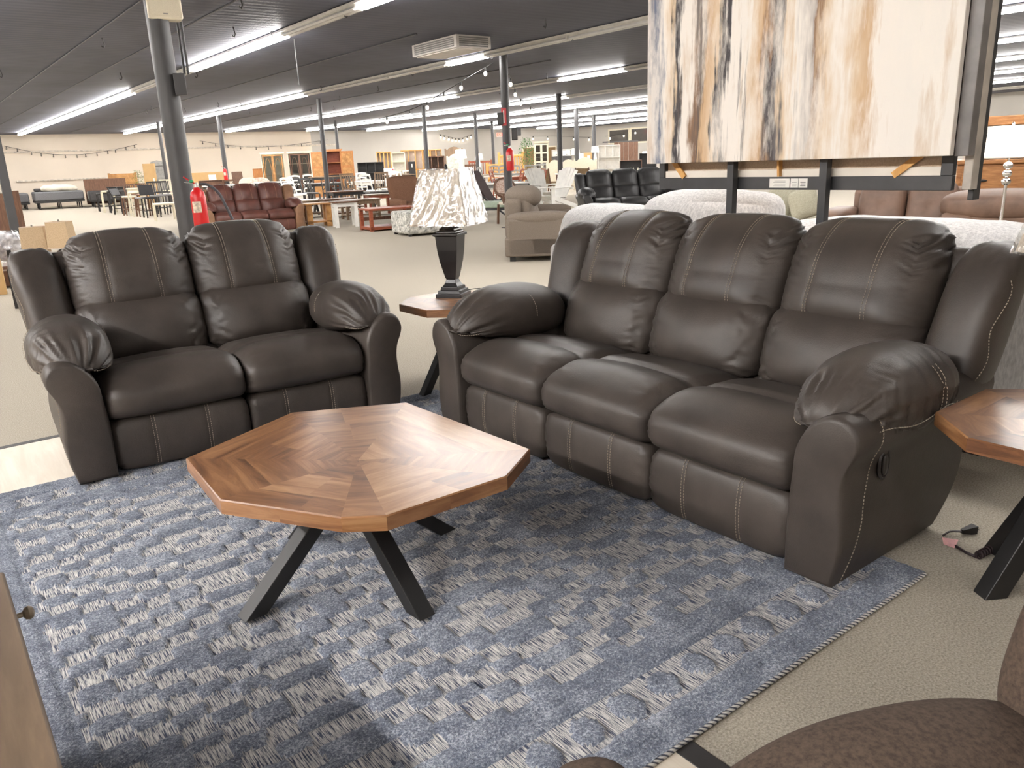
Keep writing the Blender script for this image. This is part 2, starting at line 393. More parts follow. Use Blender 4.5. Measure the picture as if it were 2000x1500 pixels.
# ================================================================== the rug
RX0, RX1, RY0, RY1 = 0.01, 2.49, 1.045, 4.095
def rug():
    t = thing('area_rug', 'large blue and ivory rug with raised stepped diamonds under the sofas', 'rug', (0, 0, 0))
    st = 0.0088; nx = int(round((RX1 - RX0) / st)); ny = int(round((RY1 - RY0) / st))
    xs = np.linspace(RX0, RX1, nx + 1); ys = np.linspace(RY0, RY1, ny + 1)
    def pile(x, y):
        yy = min(y - RY0, RY1 - y); ex = min(x - RX0, RX1 - x)
        if yy < 0.113 or ex < 0.085: return 2 if (0.050 < yy < 0.061 and ex > 0.06) else 1
        if yy < 0.250:                                    # row of rounded lozenges
            dx = ((x - 0.0) % 0.14) - 0.0; c = 0.14; d = abs(((x - 1.40) + c / 2) % c - c / 2); e = abs(yy - 0.18)
            return 1 if d < 0.042 and e < 0.048 and d + e * 0.75 < 0.056 else 0
        if yy < 0.355: return 2 if 0.295 < yy < 0.307 else 1
        if ex < 0.10: return 2
        best = None
        qx, qy = 0.61 / 7, 0.05
        X = x - 1.27; Y = y - 1.82
        for cx, cy in ((0, 0), (0.61, 0.4)):
            dx = (X - cx + 0.61) % 1.22 - 0.61; dy = (Y - cy + 0.4) % 0.8 - 0.4
            sx = (math.floor(abs(dx) / qx) + 0.5) * qx; sy = abs(dy)
            d = sx / 0.61 + sy / 0.4
            if best is None or d < best[0]: best = (d, sx, sy, abs(dx), abs(dy))
        d, sx, sy, ax, ay = best
        if ax < 0.038 and ay < 0.022: return True
        if d < 0.33: return False
        if d < 0.55: return True
        if d < 0.755: return False
        if d < 0.89: return True
        return False
    jit = np.random.RandomState(3)
    kx = [[noise.noise((x * 22, y * 22, 0.3)) * 0.007 for y in ys] for x in xs]
    ky = [[noise.noise((x * 22, y * 22, 7.3)) * 0.007 for y in ys] for x in xs]
    hv = np.zeros((nx + 1, ny + 1))
    for i in range(nx + 1):
        for j in range(ny + 1):
            hv[i, j] = (0.0065, 0.016, 0.0095)[int(pile(xs[i] + kx[i][j], ys[j] + ky[i][j]))]
    P = hv > 0.008
    hv = hv + np.where(P, jit.uniform(-0.0016, 0.0016, hv.shape), 0)
    vs = [(xs[i], ys[j], hv[i, j]) for i in range(nx + 1) for j in range(ny + 1)]
    fs, mi = [], []
    for i in range(nx):
        for j in range(ny):
            a = i * (ny + 1) + j; fs.append((a, a + ny + 1, a + ny + 2, a + 1))
            mi.append(0 if (int(P[i, j]) + int(P[i + 1, j]) + int(P[i, j + 1]) + int(P[i + 1, j + 1])) >= 2 else 1)
    b = len(vs)
    m0, nt, bb = new_mat('rug_pile'); v = coords(nt)
    n = N(nt, 'ShaderNodeTexNoise', Scale=150.0, Detail=3.0, Roughness=0.8); nt.links.new(v, n.inputs['Vector'])
    n3 = N(nt, 'ShaderNodeTexNoise', Scale=9.0, Detail=3.0); nt.links.new(v, n3.inputs['Vector'])
    ad = N(nt, 'ShaderNodeMath', operation='MULTIPLY_ADD'); ad.inputs[1].default_value = 0.35; nt.links.new(n3.outputs['Fac'], ad.inputs[0]); nt.links.new(n.outputs['Fac'], ad.inputs[2])
    nt.links.new(ramp(nt, ad.outputs[0], [(0.50, (70, 77, 93)), (0.68, (119, 127, 143)), (0.86, (200, 205, 214))]), bb.inputs['Base Color'])
    bb.inputs['Roughness'].default_value = 0.95; bb.inputs['Specular IOR Level'].default_value = 0.15; bb.inputs['Sheen Weight'].default_value = 0.25
    bump(nt, bb, n.outputs['Fac'], 0.8, 0.012)
    m1, nt, bb = new_mat('rug_flatweave'); v = coords(nt, 'Object', (330, 19, 1))
    n = N(nt, 'ShaderNodeTexNoise', Scale=1.0, Detail=2.0, Roughness=0.6); nt.links.new(v, n.inputs['Vector'])
    nt.links.new(ramp(nt, n.outputs['Fac'], [(0.40, (72, 79, 98)), (0.52, (186, 184, 181)), (0.74, (230, 227, 221))]), bb.inputs['Base Color'])
    bb.inputs['Roughness'].default_value = 0.9; bb.inputs['Specular IOR Level'].default_value = 0.2; bump(nt, bb, n.outputs['Fac'], 0.5, 0.006)
    me = bpy.data.meshes.new('woven_field'); me.from_pydata(vs, [], fs); me.materials.append(m0); me.materials.append(m1); me.polygons.foreach_set('material_index', mi)
    link(me, 'woven_field', t, angle=180)
    m2, nt, bb = new_mat('rug_binding'); v = coords(nt, 'Object', (1, 1, 1))
    wv = N(nt, 'ShaderNodeTexWave', wave_type='BANDS', bands_direction='DIAGONAL', Scale=34.0, Distortion=1.5); nt.links.new(v, wv.inputs['Vector'])
    nt.links.new(ramp(nt, wv.outputs['Fac'], [(0.1, (70, 74, 86)), (0.35, (176, 175, 173)), (0.6, (222, 219, 213))]), bb.inputs['Base Color']); bump(nt, bb, wv.outputs['Fac'], 0.6, 0.006); bb.inputs['Roughness'].default_value = 0.9
    e = MB()
    for y in (RY0, RY1): e.tube([(RX0 + i * (RX1 - RX0) / 40, y, 0.0075) for i in range(41)], 0.0075, 8)
    for x in (RX0, RX1): e.tube([(x, RY0 + i * (RY1 - RY0) / 40, 0.007) for i in range(41)], 0.007, 8)
    e.build('edge_binding', m2, t)
rug()
RUGZ = 0.016

# ================================================================== reclining sofas
THREAD = plain('tan_thread', (158, 146, 130), rough=0.8, var=0.05)
def catmull(pts, k=4, closed=False):
    out = []; n = len(pts)
    for i in range(n if closed else n - 1):
        p0 = pts[(i - 1) % n] if closed or i > 0 else pts[0]; p1 = pts[i]; p2 = pts[(i + 1) % n]; p3 = pts[(i + 2) % n] if closed or i + 2 < n else pts[-1]
        for j in range(k):
            t = j / k
            out.append(tuple(0.5 * (2 * b + (c - a) * t + (2 * a - 5 * b + 4 * c - d) * t * t + (3 * b - a - 3 * c + d) * t ** 3) for a, b, c, d in zip(p0, p1, p2, p3)))
    if not closed: out.append(tuple(pts[-1]))
    return out
ARM_OUT = [(0.0, 0.0), (-0.004, 0.25), (0.006, 0.38), (0.015, 0.46), (0.055, 0.535), (0.105, 0.575), (0.155, 0.585), (0.20, 0.567), (0.226, 0.52), (0.222, 0.475), (0.198, 0.42), (0.187, 0.36), (0.19, 0.28), (0.198, 0.2), (0.19, 0.1), (0.168, 0.0)]
def ridge(a, b, c, s=1.0):
    return noise.noise((a, b, c)) * s
def recliner_sofa(name, label, cat, n, sw, bw, LM, loc, rz, fine=True, lever=False, group=None, thread=THREAD, seams=True):
    t = thing(name, label, cat, loc, rz, group)
    q = 1.0 if fine else 0.4
    def nn(*a): return tuple(max(6, int(x * q)) for x in a)
    SX = (-0.42, 0.36)
    hs = sw * n / 2
    def seam_pair(parent, h, p, fn, vw, sxs, offs=(-0.007, 0.007)):
        if not seams: return
        for sx in sxs:
            uvw = []; mb = MB()
            for v, w in vw:
                uvw.append((u_for(sx, v, w, p), v, w))
            path = surf_path(h, p, fn, uvw)
            if fine: dashes(mb, path, offs=offs)
            else:
                for o in offs[:1]: mb.tube([a for a, _ in path], 0.004, 4)
            mb.build('stitching', thread, parent, smooth=False)
    # base and back shell
    MB().bx(-hs + 0.02, hs - 0.02, 0.06, 0.66, 0.0, 0.05).build('plinth', DARKTRIM, t, smooth=False)
    hb = bw * n / 2 + 0.21
    prof = catmull([(0.55, 0.06), (0.68, 0.05), (0.86, 0.35), (0.99, 0.62), (1.08, 0.88), (1.08, 0.97), (1.02, 0.985), (0.98, 0.93), (0.88, 0.65), (0.74, 0.40)], 4, True)
    MB().prism([(a, b) for a, b in prof], -hb + 0.03, hb - 0.03, 'x').build('back_shell', LM, t, angle=50, bevel=0.02 if fine else 0)
    for k in range(n):
        xs = (k - (n - 1) / 2) * sw; xb = (k - (n - 1) / 2) * bw; sd = 3.7 * k + len(name)
        # seat cushion
        def fseat(p, s):
            x, y, z = p; sx, sy, sz = s[:3]
            z += 0.022 * (1 - sx * sx) * max(0, sz) - 0.05 * max(0.0, sy) ** 1.5 * (1 if sz > 0 else 0)
            g = math.exp(-((sy + 0.08 + 0.1 * sx * sx) / 0.07) ** 2); z -= 0.016 * g * max(0, sz)
            z += 0.022 * math.exp(-((sy + 0.55) / 0.3) ** 2) * max(0, sz)
            z -= 0.02 * max(0, abs(sx) - 0.8) / 0.2 * max(0, sz)
            y -= 0.028 * (1 - sz * sz) * max(0, -sy) * (1 - 0.5 * sx * sx)
            return Vector((x, y, z))
        def wseat(s, co):
            e = max(0, abs(s[0]) - 0.6) / 0.4
            return ridge(s[0] * 3 + sd, s[1] * 7, s[2] * 9, 0.006) * e + ridge(co.x * 5 + sd, co.y * 5, co.z * 5, 0.004)
        cushion('seat_cushion', LM, t, (sw / 2 + 0.004, 0.375, 0.112), ('x', 3.4, 11.0), nn(40, 36, 20), fseat, wseat, (xs, 0.34, 0.348))
        # footrest panel
        def ffoot(p, s):
            x, y, z = p; sx, sy, sz = s[:3]
            y -= 0.02 * (1 - sz * sz) * max(0, -sy)
            for a in SX: y += 0.006 * math.exp(-((sx - a) / 0.04) ** 2) * max(0, -sy)
            return Vector((x, y, z))
        def wfoot(s, co):
            e = max(0, abs(s[0]) - 0.8) / 0.2
            return ridge(s[0] * 2 + sd, s[1] * 3, s[2] * 8, 0.007) * e
        f = cushion('footrest_panel', LM, t, (sw / 2 - 0.002, 0.06, 0.132), 7.0, nn(44, 8, 18), ffoot, wfoot, (xs, 0.055, 0.132))
        seam_pair(f, (sw / 2 - 0.002, 0.06, 0.132), 7.0, ffoot, [(-1, -0.95 + i * 0.1) for i in range(20)] + [(-0.8, 1), (-0.5, 1)], SX)
        # lumbar cushion
        def flum(p, s):
            x, y, z = p; sx, sy, sz = s[:3]
            y += z * 0.30 - 0.035 * (1 - sz * sz) * (1 - sx * sx * 0.6) * max(0, -sy)
            z += 0.022 * (1 - sx * sx) * max(0, sz)
            return Vector((x, y, z))
        def wlum(s, co):
            e = max(0, abs(s[0]) - 0.55) / 0.45; f2 = max(0, -s[2]) ** 2
            return -abs(ridge(s[0] * 3 + sd, s[1] * 3, s[2] * 6 + abs(s[0]) * 3, 0.022)) * (e * (0.4 + f2)) + ridge(s[0] * 4 + sd, s[1] * 4, s[2] * 5, 0.008) * (e + 0.5 * f2) + ridge(co.x * 6 + sd, co.y * 6, co.z * 3, 0.003)
        cushion('lumbar_cushion', LM, t, (bw / 2 + 0.008, 0.15, 0.18), (5.5, 2.6), nn(36, 16, 26), flum, wlum, (xb, 0.79, 0.553))
        # upper back cushion
        HU = (bw / 2 + 0.004, 0.15, 0.225); PU = (6.0, 2.6)
        def fup(p, s):
            x, y, z = p; sx, sy, sz = s[:3]
            y += z * 0.34 + max(0, sz) ** 2 * 0.02
            y -= (0.035 * (1 - sz * sz) + 0.03 * max(0, -sz)) * (1 - sx * sx * 0.7) * max(0, -sy)
            z += 0.02 * (1 - sx * sx) * max(0, sz) + 0.028 * (1 - sx * sx) * max(0, -sz)
            x *= 1 - 0.03 * max(0, sz) ** 2
            for a in SX:
                g = math.exp(-((sx - a) / 0.045) ** 2); y += 0.007 * g * max(0, -sy); z -= 0.006 * g * max(0, sz)
            return Vector((x, y, z))
        def wup(s, co):
            e = max(0, abs(s[0]) - 0.55) / 0.45; tp = max(0, s[2]) + 0.25
            return (-abs(ridge(s[0] * 1.3 + sd, s[1] * 1.5, s[2] * 9 + s[0] * 2, 0.030)) - 0.5 * abs(ridge(s[0] * 2 + sd, s[1] * 2, s[2] * 17, 0.02))) * e ** 1.3 * tp + ridge(co.x * 5 + sd, co.y * 5, co.z * 4, 0.004)
        u = cushion('back_cushion', LM, t, HU, PU, nn(52, 18, 48), fup, wup, (xb, 0.935, 0.845))
        seam_pair(u, HU, PU, fup, [(-1, -0.8 + i * 0.1) for i in range(19)] + [(-1 + j * 0.12, 1) for j in range(12)], SX)
    for sd in (-1, 1):
        # side wing pillow of the back
        HW = (0.128, 0.14, 0.305); PW = (4.5, 2.8)
        def fw(p, s):
            x, y, z = p; sx, sy, sz = s[:3]
            y += z * 0.30 + 0.10 * sx * sd * 0 - 0.02 * (1 - sz * sz) * max(0, -sy)
            x += sd * 0.03 * sz
            y -= 0.03 * sx * sd
            z += 0.012 * (1 - sx * sx) * max(0, sz)
            return Vector((x, y, z))
        def ww(s, co):
            e = max(0, s[2] - 0.6) / 0.4 + max(0, -s[2] - 0.7)
            return ridge(s[0] * 5 + sd, s[1] * 5, s[2] * 2, 0.008) * e + ridge(co.x * 6 + sd * 3, co.y * 6, co.z * 4, 0.005)
        wg = cushion('back_wing', LM, t, HW, PW, nn(18, 16, 34), fw, ww, (sd * (bw * n / 2 + 0.118), 0.925, 0.70))
        if seams:
            mb = MB(); path = surf_path(HW, PW, fw, [(sd, -0.62 - 0.15 * math.sin(i * 0.7), -0.9 + i * 0.09) for i in range(20)])
            if fine: dashes(mb, path)
            else: mb.tube([a for a, _ in path], 0.004, 4)
            mb.build('stitching', thread, wg, smooth=False)
        # arm
        ol = catmull(ARM_OUT, 3 if fine else 1)
        cx, cz = 0.1, 0.29
        def ring(y, ins=0.0):
            r = []
            for o, z in ol:
                dx, dz = o - cx, z - cz; L = math.hypot(dx, dz); k = (L - ins) / L
                yy = y if y < 0.3 else 0.66 + 0.46 * z
                r.append((sd * (hs + cx + dx * k), yy, cz + dz * k))
            return r
        MB().loft([ring(-0.045, 0.022), ring(-0.040, 0.008), ring(-0.024, 0.0), ring(0.085, 0.0)]).build('arm_front', LM, t, angle=60)
        ab = MB().loft([ring(0.085, 0.003), ring(0.12, 0.0), ring(0.9, 0.0)]).build('arm_side', LM, t, angle=60)
        if seams:
            mb = MB(); path = []
            sel = [(o, z) for o, z in ol]; i0 = int(len(sel) * 0.33)
            for o, z in sel[i0:]:
                nrm = Vector((sd * (1 if z < 0.5 else (o - 0.11) * 6), -0.15, 0.2 if z < 0.5 else 1.0)); yy = 0.02 + 0.085 * min(1, z / 0.35)
                path.append((Vector((sd * (hs + o + (0.001 if z < 0.5 else 0.0)), yy, z + (0.001 if z > 0.5 else 0))), nrm))
            if fine: dashes(mb, path)
            else: mb.tube([a for a, _ in path], 0.004, 4)
            mb.build('stitching', thread, ab, smooth=False)
        HP = (0.182, 0.375, 0.138)
        def fp(p, s):
            x, y, z = p; sx, sy, sz = s[:3]
            z -= 0.065 * max(0, -sy - 0.15) ** 1.6 + 0.03 * max(0, sy) ** 2
            z += 0.025 * (1 - sx * sx) * max(0, sz)
            x += sd * 0.01 * (1 - sy * sy)
            if sz < 0: z += 0.15 * max(0, -sy) * -sz * (1 - sx * sx)
            return Vector((x, y, z))
        def wp(s, co):
            fr = max(0, -s[1] - 0.15); ot = max(0, s[0] * sd)
            a = math.atan2(s[2] + 0.2, s[0] * sd)
            return -abs(ridge(a * 3.6, s[1] * 1.0 + sd, 1.7, 0.040)) * fr - abs(ridge(s[1] * 7, a * 1.0, 4.4 + sd, 0.022)) * ot * (0.4 + (s[2] < 0.1) * 0.8) + ridge(co.x * 7, co.y * 6, co.z * 6, 0.005)
        pd = cushion('arm_pad', LM, t, HP, 2.5, nn(30, 54, 24), fp, wp, (sd * (hs + 0.072), 0.352, 0.570))
        if seams:
            mb = MB()
            a1 = surf_path(HP, 2.5, fp, [(sd, -1 + i * 0.08, -0.30 + 0.1 * math.sin(i * 0.5)) for i in range(26)])
            a0 = surf_path(HP, 2.5, fp, [(-sd + sd * i * 0.2, -1, -0.30) for i in range(11)])
            a2 = surf_path(HP, 2.5, fp, [(sd, 0.18, -0.3 + i * 0.13) for i in range(10)] + [(sd - sd * i * 0.2, 0.18, 1) for i in range(11)] + [(-sd, 0.18, 1 - 0.13 * i) for i in range(9)])
            if fine: dashes(mb, a1); dashes(mb, a0); dashes(mb, a2, offs=(-0.006, 0.006))
            else: mb.tube([a for a, _ in a2], 0.004, 4)
            mb.build('stitching', thread, pd, smooth=False)
    if lever:
        o = thing('pull', 'x', 'y'); bpy.data.objects.remove(o)
        mb = MB(); xw = hs + 0.193
        ringp = [(xw + 0.004, 0.185 + 0.05 * math.cos(a) * 0.62, 0.385 + 0.05 * math.sin(a)) for a in [2 * PI * i / 20 for i in range(20)]]
        mb.tube(ringp, 0.006, 6, closed=True)
        mb.lathe([(0.028, -0.004), (0.030, 0.003)], 18, (0, 0, 0))
        k = len(mb.v) - 36
        for i in range(k, len(mb.v)):
            x, y, z = mb.v[i]; mb.v[i] = (xw + z, 0.185 + x * 0.9, 0.385 + y * 1.5)
        rl = mb.build('recliner_handle', plain('handle_plastic', (38, 33, 31), rough=0.35), t)
        rl['label'] = 'dark oval plastic pull handle'
        MB().puff((xw + 0.010, 0.178, 0.385), (0.008, 0.013, 0.036), 2.6, 8).build('handle_grip', plain('handle_plastic', (38, 33, 31)), rl)
    return t
LEA = leather('brown_leather', (66, 59, 54), rough=0.46, bs=0.22)
recliner_sofa('loveseat', 'dark brown two-seat reclining loveseat with tan stitching left of the lamp table', 'loveseat', 2, 0.655, 0.642, LEA, (1.255, 3.925, RUGZ), math.radians(-3.6))
recliner_sofa('reclining_sofa', 'dark brown three-seat reclining sofa with tan stitching under the big painting', 'sofa', 3, 0.652, 0.648, LEA, (2.193, 2.337, RUGZ), math.radians(-90), lever=True)

# ================================================================== wood tables
def parquet_mat():
    m, nt, b = new_mat('parquet'); uv = N(nt, 'ShaderNodeUVMap', uv_map='grain'); tn = N(nt, 'ShaderNodeUVMap', uv_map='tone')
    mp = N(nt, 'ShaderNodeMapping'); mp.inputs['Scale'].default_value = (1.5, 11.0, 1); nt.links.new(uv.outputs[0], mp.inputs['Vector'])
    n = N(nt, 'ShaderNodeTexNoise', Scale=1.6, Detail=7.0, Roughness=0.65, Distortion=0.9); nt.links.new(mp.outputs[0], n.inputs['Vector'])
    sp = N(nt, 'ShaderNodeSeparateXYZ'); nt.links.new(tn.outputs[0], sp.inputs[0])
    mx = N(nt, 'ShaderNodeMath', operation='MULTIPLY_ADD'); nt.links.new(n.outputs['Fac'], mx.inputs[0]); mx.inputs[1].default_value = 0.95; nt.links.new(sp.outputs['X'], mx.inputs[2])
    nt.links.new(ramp(nt, mx.outputs[0], [(0.22, (50, 30, 20)), (0.38, (92, 58, 36)), (0.53, (128, 86, 54)), (0.68, (156, 112, 74)), (0.88, (184, 144, 104))]), b.inputs['Base Color'])
    b.inputs['Roughness'].default_value = 0.34; b.inputs['Specular IOR Level'].default_value = 0.5; b.inputs['Coat Weight'].default_value = 0.35; b.inputs['Coat Roughness'].default_value = 0.22
    bump(nt, b, n.outputs['Fac'], 0.08, 0.002); return m
PARQ = parquet_mat()
BLACK = plain('black_metal', (26, 25, 25), rough=0.45, var=0.1)
def poly_table(name, label, cat, corners, z, th, feet, loc, rz, group=None, cols=3, sd=1, tones=None, leg_w=0.062, rug=0.0, apex=None):
    """top of wedge-shaped veneer sectors round the centre on four splayed legs"""
    t = thing(name, label, cat, loc, rz, group); rnd = random.Random(sd)
    n = len(corners); C = Vector((sum(c[0] for c in corners) / n, sum(c[1] for c in corners) / n))
    vs, fs, g, tn = [], [], [], []
    def face(pts, zz, e, o, tone):
        k = len(vs); e = e.normalized(); f = Vector((-e.y, e.x)); off = (rnd.random() * 9, rnd.random() * 9)
        for p in pts: vs.append((p[0], p[1], zz if len(p) < 3 else p[2]))
        fs.append(tuple(range(k, k + len(pts)))); g.append([((Vector(p[:2]) - o).dot(e) + off[0], (Vector(p[:2]) - o).dot(f) + off[1]) for p in pts]); tn.append(tone)
    for i in range(n):
        A, B = Vector(corners[i]), Vector(corners[(i + 1) % n]); e = B - A; base = rnd.uniform(0.0, 0.26)
        if tones: base = tones[i % len(tones)]
        cuts = [1.0] + [1 - (j + rnd.uniform(0.6, 1.0)) / (cols + 0.6) for j in range(cols)] + [0.0]
        for j in range(len(cuts) - 1):
            k1, k0 = cuts[j], cuts[j + 1]
            a1, b1 = C + (A - C) * k1, C + (B - C) * k1; a0, b0 = C + (A - C) * k0, C + (B - C) * k0
            m = rnd.uniform(0.3, 0.7); m1, m0 = a1.lerp(b1, m), a0.lerp(b0, m)
            if k0 < 0.02: face([a1, b1, C], z, e, C, base + rnd.uniform(-0.06, 0.06))
            elif e.length > 0.3 and rnd.random() < 0.5:
                face([a1, m1, m0, a0], z, e, C, base + rnd.uniform(-0.12, 0.14)); face([m1, b1, b0, m0], z, e, C, base + rnd.uniform(-0.12, 0.14))
            else: face([a1, b1, b0, a0], z, e, C, base + rnd.uniform(-0.06, 0.08))
        ch = 0.004; o1 = [(A.x, A.y, z), (B.x, B.y, z)]
        Ai, Bi = A + (A - C).normalized() * ch, B + (B - C).normalized() * ch
        face([(Ai.x, Ai.y, z - ch), (Bi.x, Bi.y, z - ch), (B.x, B.y, z), (A.x, A.y, z)], z, e, C, base)
        k = len(vs); sub = 1 if e.length < 0.3 else 2; tt = rnd.uniform(-0.02, 0.16)
        for s in range(sub):
            p0, p1 = Ai.lerp(Bi, s / sub), Ai.lerp(Bi, (s + 1) / sub); k = len(vs)
            for p, zz in ((p0, z - ch), (p0, z - th), (p1, z - th), (p1, z - ch)): vs.append((p.x, p.y, zz))
            L = (p1 - p0).length; q = rnd.random() * 7
            fs.append((k, k + 1, k + 2, k + 3)); g.append([(q, 0), (q, th), (q + L, th), (q + L, 0)]); tn.append(tt + rnd.uniform(-0.05, 0.05))
    face([(c[0] + (c[0] - C.x) * 0.004, c[1], z - th) for c in reversed(corners)], z, Vector((1, 0)), C, 0.05)
    me = bpy.data.meshes.new('table_top'); me.from_pydata(vs, [], fs); me.materials.append(PARQ)
    u1 = me.uv_layers.new(name='grain'); u2 = me.uv_layers.new(name='tone')
    for p in me.polygons:
        for li, c in zip(p.loop_indices, g[p.index]): u1.data[li].uv = c; u2.data[li].uv = (tn[p.index], 0)
    o = bpy.data.objects.new('table_top', me); COL.objects.link(o); o.parent = t
    ap = Vector(apex) if apex else C
    for fx, fy in feet:
        F = Vector((fx, fy)); d = (ap - F).normalized(); s = Vector((-d.y, d.x)); top = ap + d * 0.02; w = leg_w / 2; wl = leg_w * 0.62
        rings = []
        for c, zz in ((F, rug), (top, z - th - 0.006)): rings.append([(c + d * a * wl + s * b * w).to_3d() + Vector((0, 0, zz)) for a, b in ((-1, -1), (1, -1), (1, 1), (-1, 1))])
        MB().loft(rings).build('leg', BLACK, t, smooth=False, bevel=0.003)
    MB().box((ap.x, ap.y, z - th - 0.004), (0.34, 0.34, 0.008), rot=Matrix.Rotation(0.6, 3, 'Z')).build('mounting_plate', BLACK, t, smooth=False)
    return t
ctz = 0.45
CT = [tuple(FL(px, py, ctz)[:2]) for px, py in [(365, 895), (432, 975), (666, 1009), (754, 1006), (988, 929), (1033, 877), (793, 786), (570, 806)]]
cc = Vector((sum(c[0] for c in CT) / 8, sum(c[1] for c in CT) / 8))
poly_table('coffee_table', 'faceted wood parquet coffee table with black splayed legs on the blue rug', 'coffee table', [(c[0] - cc.x, c[1] - cc.y) for c in CT], ctz, 0.047,
    [(0.655 - cc.x, 2.31 - cc.y), (1.075 - cc.x, 1.955 - cc.y), (1.45 - cc.x, 2.40 - cc.y), (0.99 - cc.x, 2.72 - cc.y)], (cc.x, cc.y, 0), 0.0, rug=RUGZ, sd=5, cols=2, apex=(1.04 - cc.x, 2.34 - cc.y), tones=[0.0, 0.12, 0.06, 0.17, 0.12, 0.22, 0.1, 0.05])
def octa(a, b, cut): return [(-a, -b + cut), (-a + cut, -b), (a - cut, -b), (a, -b + cut), (a, b - cut), (a - cut, b), (-a + cut, b), (-a, b - cut)]
ETZ = 0.56
poly_table('end_table', 'faceted wood end table in the corner carrying the black urn lamp', 'end table', octa(0.33, 0.33, 0.17), ETZ, 0.045,
    [(-0.33, -0.05), (0.02, -0.33), (0.33, 0.05), (-0.02, 0.33)], (2.70, 4.10, 0), 0.0, sd=8, cols=2, leg_w=0.05, rug=0.0)
poly_table('end_table', 'faceted wood end table at the near end of the three-seat sofa', 'end table', octa(0.35, 0.35, 0.17), ETZ, 0.045,
    [(-0.19, 0.12), (-0.12, -0.22), (0.22, -0.12), (0.12, 0.22)], (2.715, 0.735, 0), 0.0, sd=21, cols=2, leg_w=0.06, rug=0.0, tones=[0.1, 0.02, 0.14, 0.06])

# ================================================================== lamps
PLASTIC = clear('cling_film', (252, 252, 250), rough=0.16, mixf=0.20, bs=0.9, bscale=12.0)
SHADE = fabric('shade_linen', (222, 208, 192), (236, 224, 210), scale=120.0, rough=0.85, bs=0.1)
def square_shade(parent, hb, ht, z0, z1, mat, film=True, sub=1.0, fb=None):
    m = MB(); k = 0.004
    def rg(h, z, h2=None):
        h2 = h2 or h; return [(-h, -h2, z), (h, -h2, z), (h, h2, z), (-h, h2, z)]
    s2 = sub
    m.loft([rg(hb, z0, hb * s2), rg(ht, z1, ht * s2), rg(ht - k, z1, ht * s2 - k), rg(hb - k, z0, hb * s2 - k), rg(hb, z0, hb * s2)], caps=False)
    sh = m.build('lamp_shade', mat, parent, smooth=False)
    tr = MB()
    for h, z in ((hb + 0.001, z0), (ht + 0.001, z1)):
        tr.tube([(-h, -h * s2, z), (h, -h * s2, z), (h, h * s2, z), (-h, h * s2, z)], 0.004, 6, closed=True)
    tr.build('shade_trim', fabric('shade_trim', (198, 178, 158), (214, 196, 178), 100.0), sh)
    if film:
        vs, fs = [], []; nu, nv = 44, 18
        for s in range(4):
            k0 = len(vs); a0, a1 = [(-1, -1), (1, -1), (1, 1), (-1, 1)][s], [(1, -1), (1, 1), (-1, 1), (-1, -1)][s]
            for i in range(nu + 1):
                for j in range(nv + 1):
                    f, g = i / nu, -0.02 + j / nv * 1.05
                    h = hb + (ht - hb) * g + 0.006; x = (a0[0] + (a1[0] - a0[0]) * f) * h; y = (a0[1] + (a1[1] - a0[1]) * f) * h * s2; z = z0 + (z1 - z0) * g
                    d = noise.noise((f * 9 - g * 4 + s * 9, g * 1.3 + f * 1, s)) * 0.014 + noise.noise((f * 22 - g * 8, g * 2.0, s + 5)) * 0.008
                    if i in (0, nu): d = 0
                    nx, ny = (a0[0] + a1[0]) / 2, (a0[1] + a1[1]) / 2
                    vs.append((x + nx * (d + 0.006), y + ny * (d + 0.006), z))
            for i in range(nu):
                for j in range(nv):
                    a = k0 + i * (nv + 1) + j; fs.append((a, a + nv + 1, a + nv + 2, a + 1))
        me = bpy.data.meshes.new('plastic_wrap'); me.from_pydata(vs, [], fs); me.materials.append(PLASTIC)
        pw = link(me, 'plastic_wrap', sh, angle=180); pw['label'] = 'shiny clear plastic wrap'
    return sh
lp = FL(886, 578, ETZ)
LAMPB = plain('lamp_black', (30, 27, 27), rough=0.33, var=0.1)
L1 = thing('table_lamp', 'black urn table lamp with plastic-wrapped cream shade on the corner end table', 'lamp', lp, face_cam(lp) - math.radians(23))
MB().lathe([(0.088, 0), (0.088, 0.024), (0.078, 0.026), (0.074, 0.045), (0.062, 0.047), (0.060, 0.066), (0.05, 0.07), (0.038, 0.09), (0.031, 0.112)], square=True).build('lamp_foot', LAMPB, L1, smooth=False, bevel=0.002)
MB().lathe([(0.03, 0.11), (0.036, 0.125), (0.046, 0.17), (0.058, 0.23), (0.067, 0.30), (0.071, 0.36), (0.073, 0.386), (0.084, 0.39), (0.084, 0.404), (0.068, 0.408), (0.066, 0.418), (0.052, 0.422), (0.049, 0.434), (0.036, 0.444), (0.026, 0.458), (0.02, 0.475)], square=True).build('urn', LAMPB, L1, smooth=False, bevel=0.002)
MB().lathe([(0.011, 0.46), (0.011, 0.62), (0.017, 0.625), (0.017, 0.67)], 12).build('socket', plain('brass_dull', (120, 100, 70), rough=0.4, metal=0.8), L1)
square_shade(L1, 0.185, 0.118, 0.465, 0.79, SHADE)
MB().lathe([(0.006, 0.79), (0.012, 0.80), (0.010, 0.815), (0.003, 0.825)], 10).build('finial', LAMPB, L1)
cp = [lp + Vector(v) for v in ((0.06, 0.03, 0.006), (0.16, 0.10, 0.006), (0.26, 0.08, 0.007), (0.30, 0.0, 0.006), (0.31, -0.09, 0.004))]
c = MB().tube(catmull([tuple(p - lp) for p in cp], 5), 0.003, 6).build('power_cord', DARKTRIM, L1); c.rotation_euler = (0, 0, -L1.rotation_euler.z)

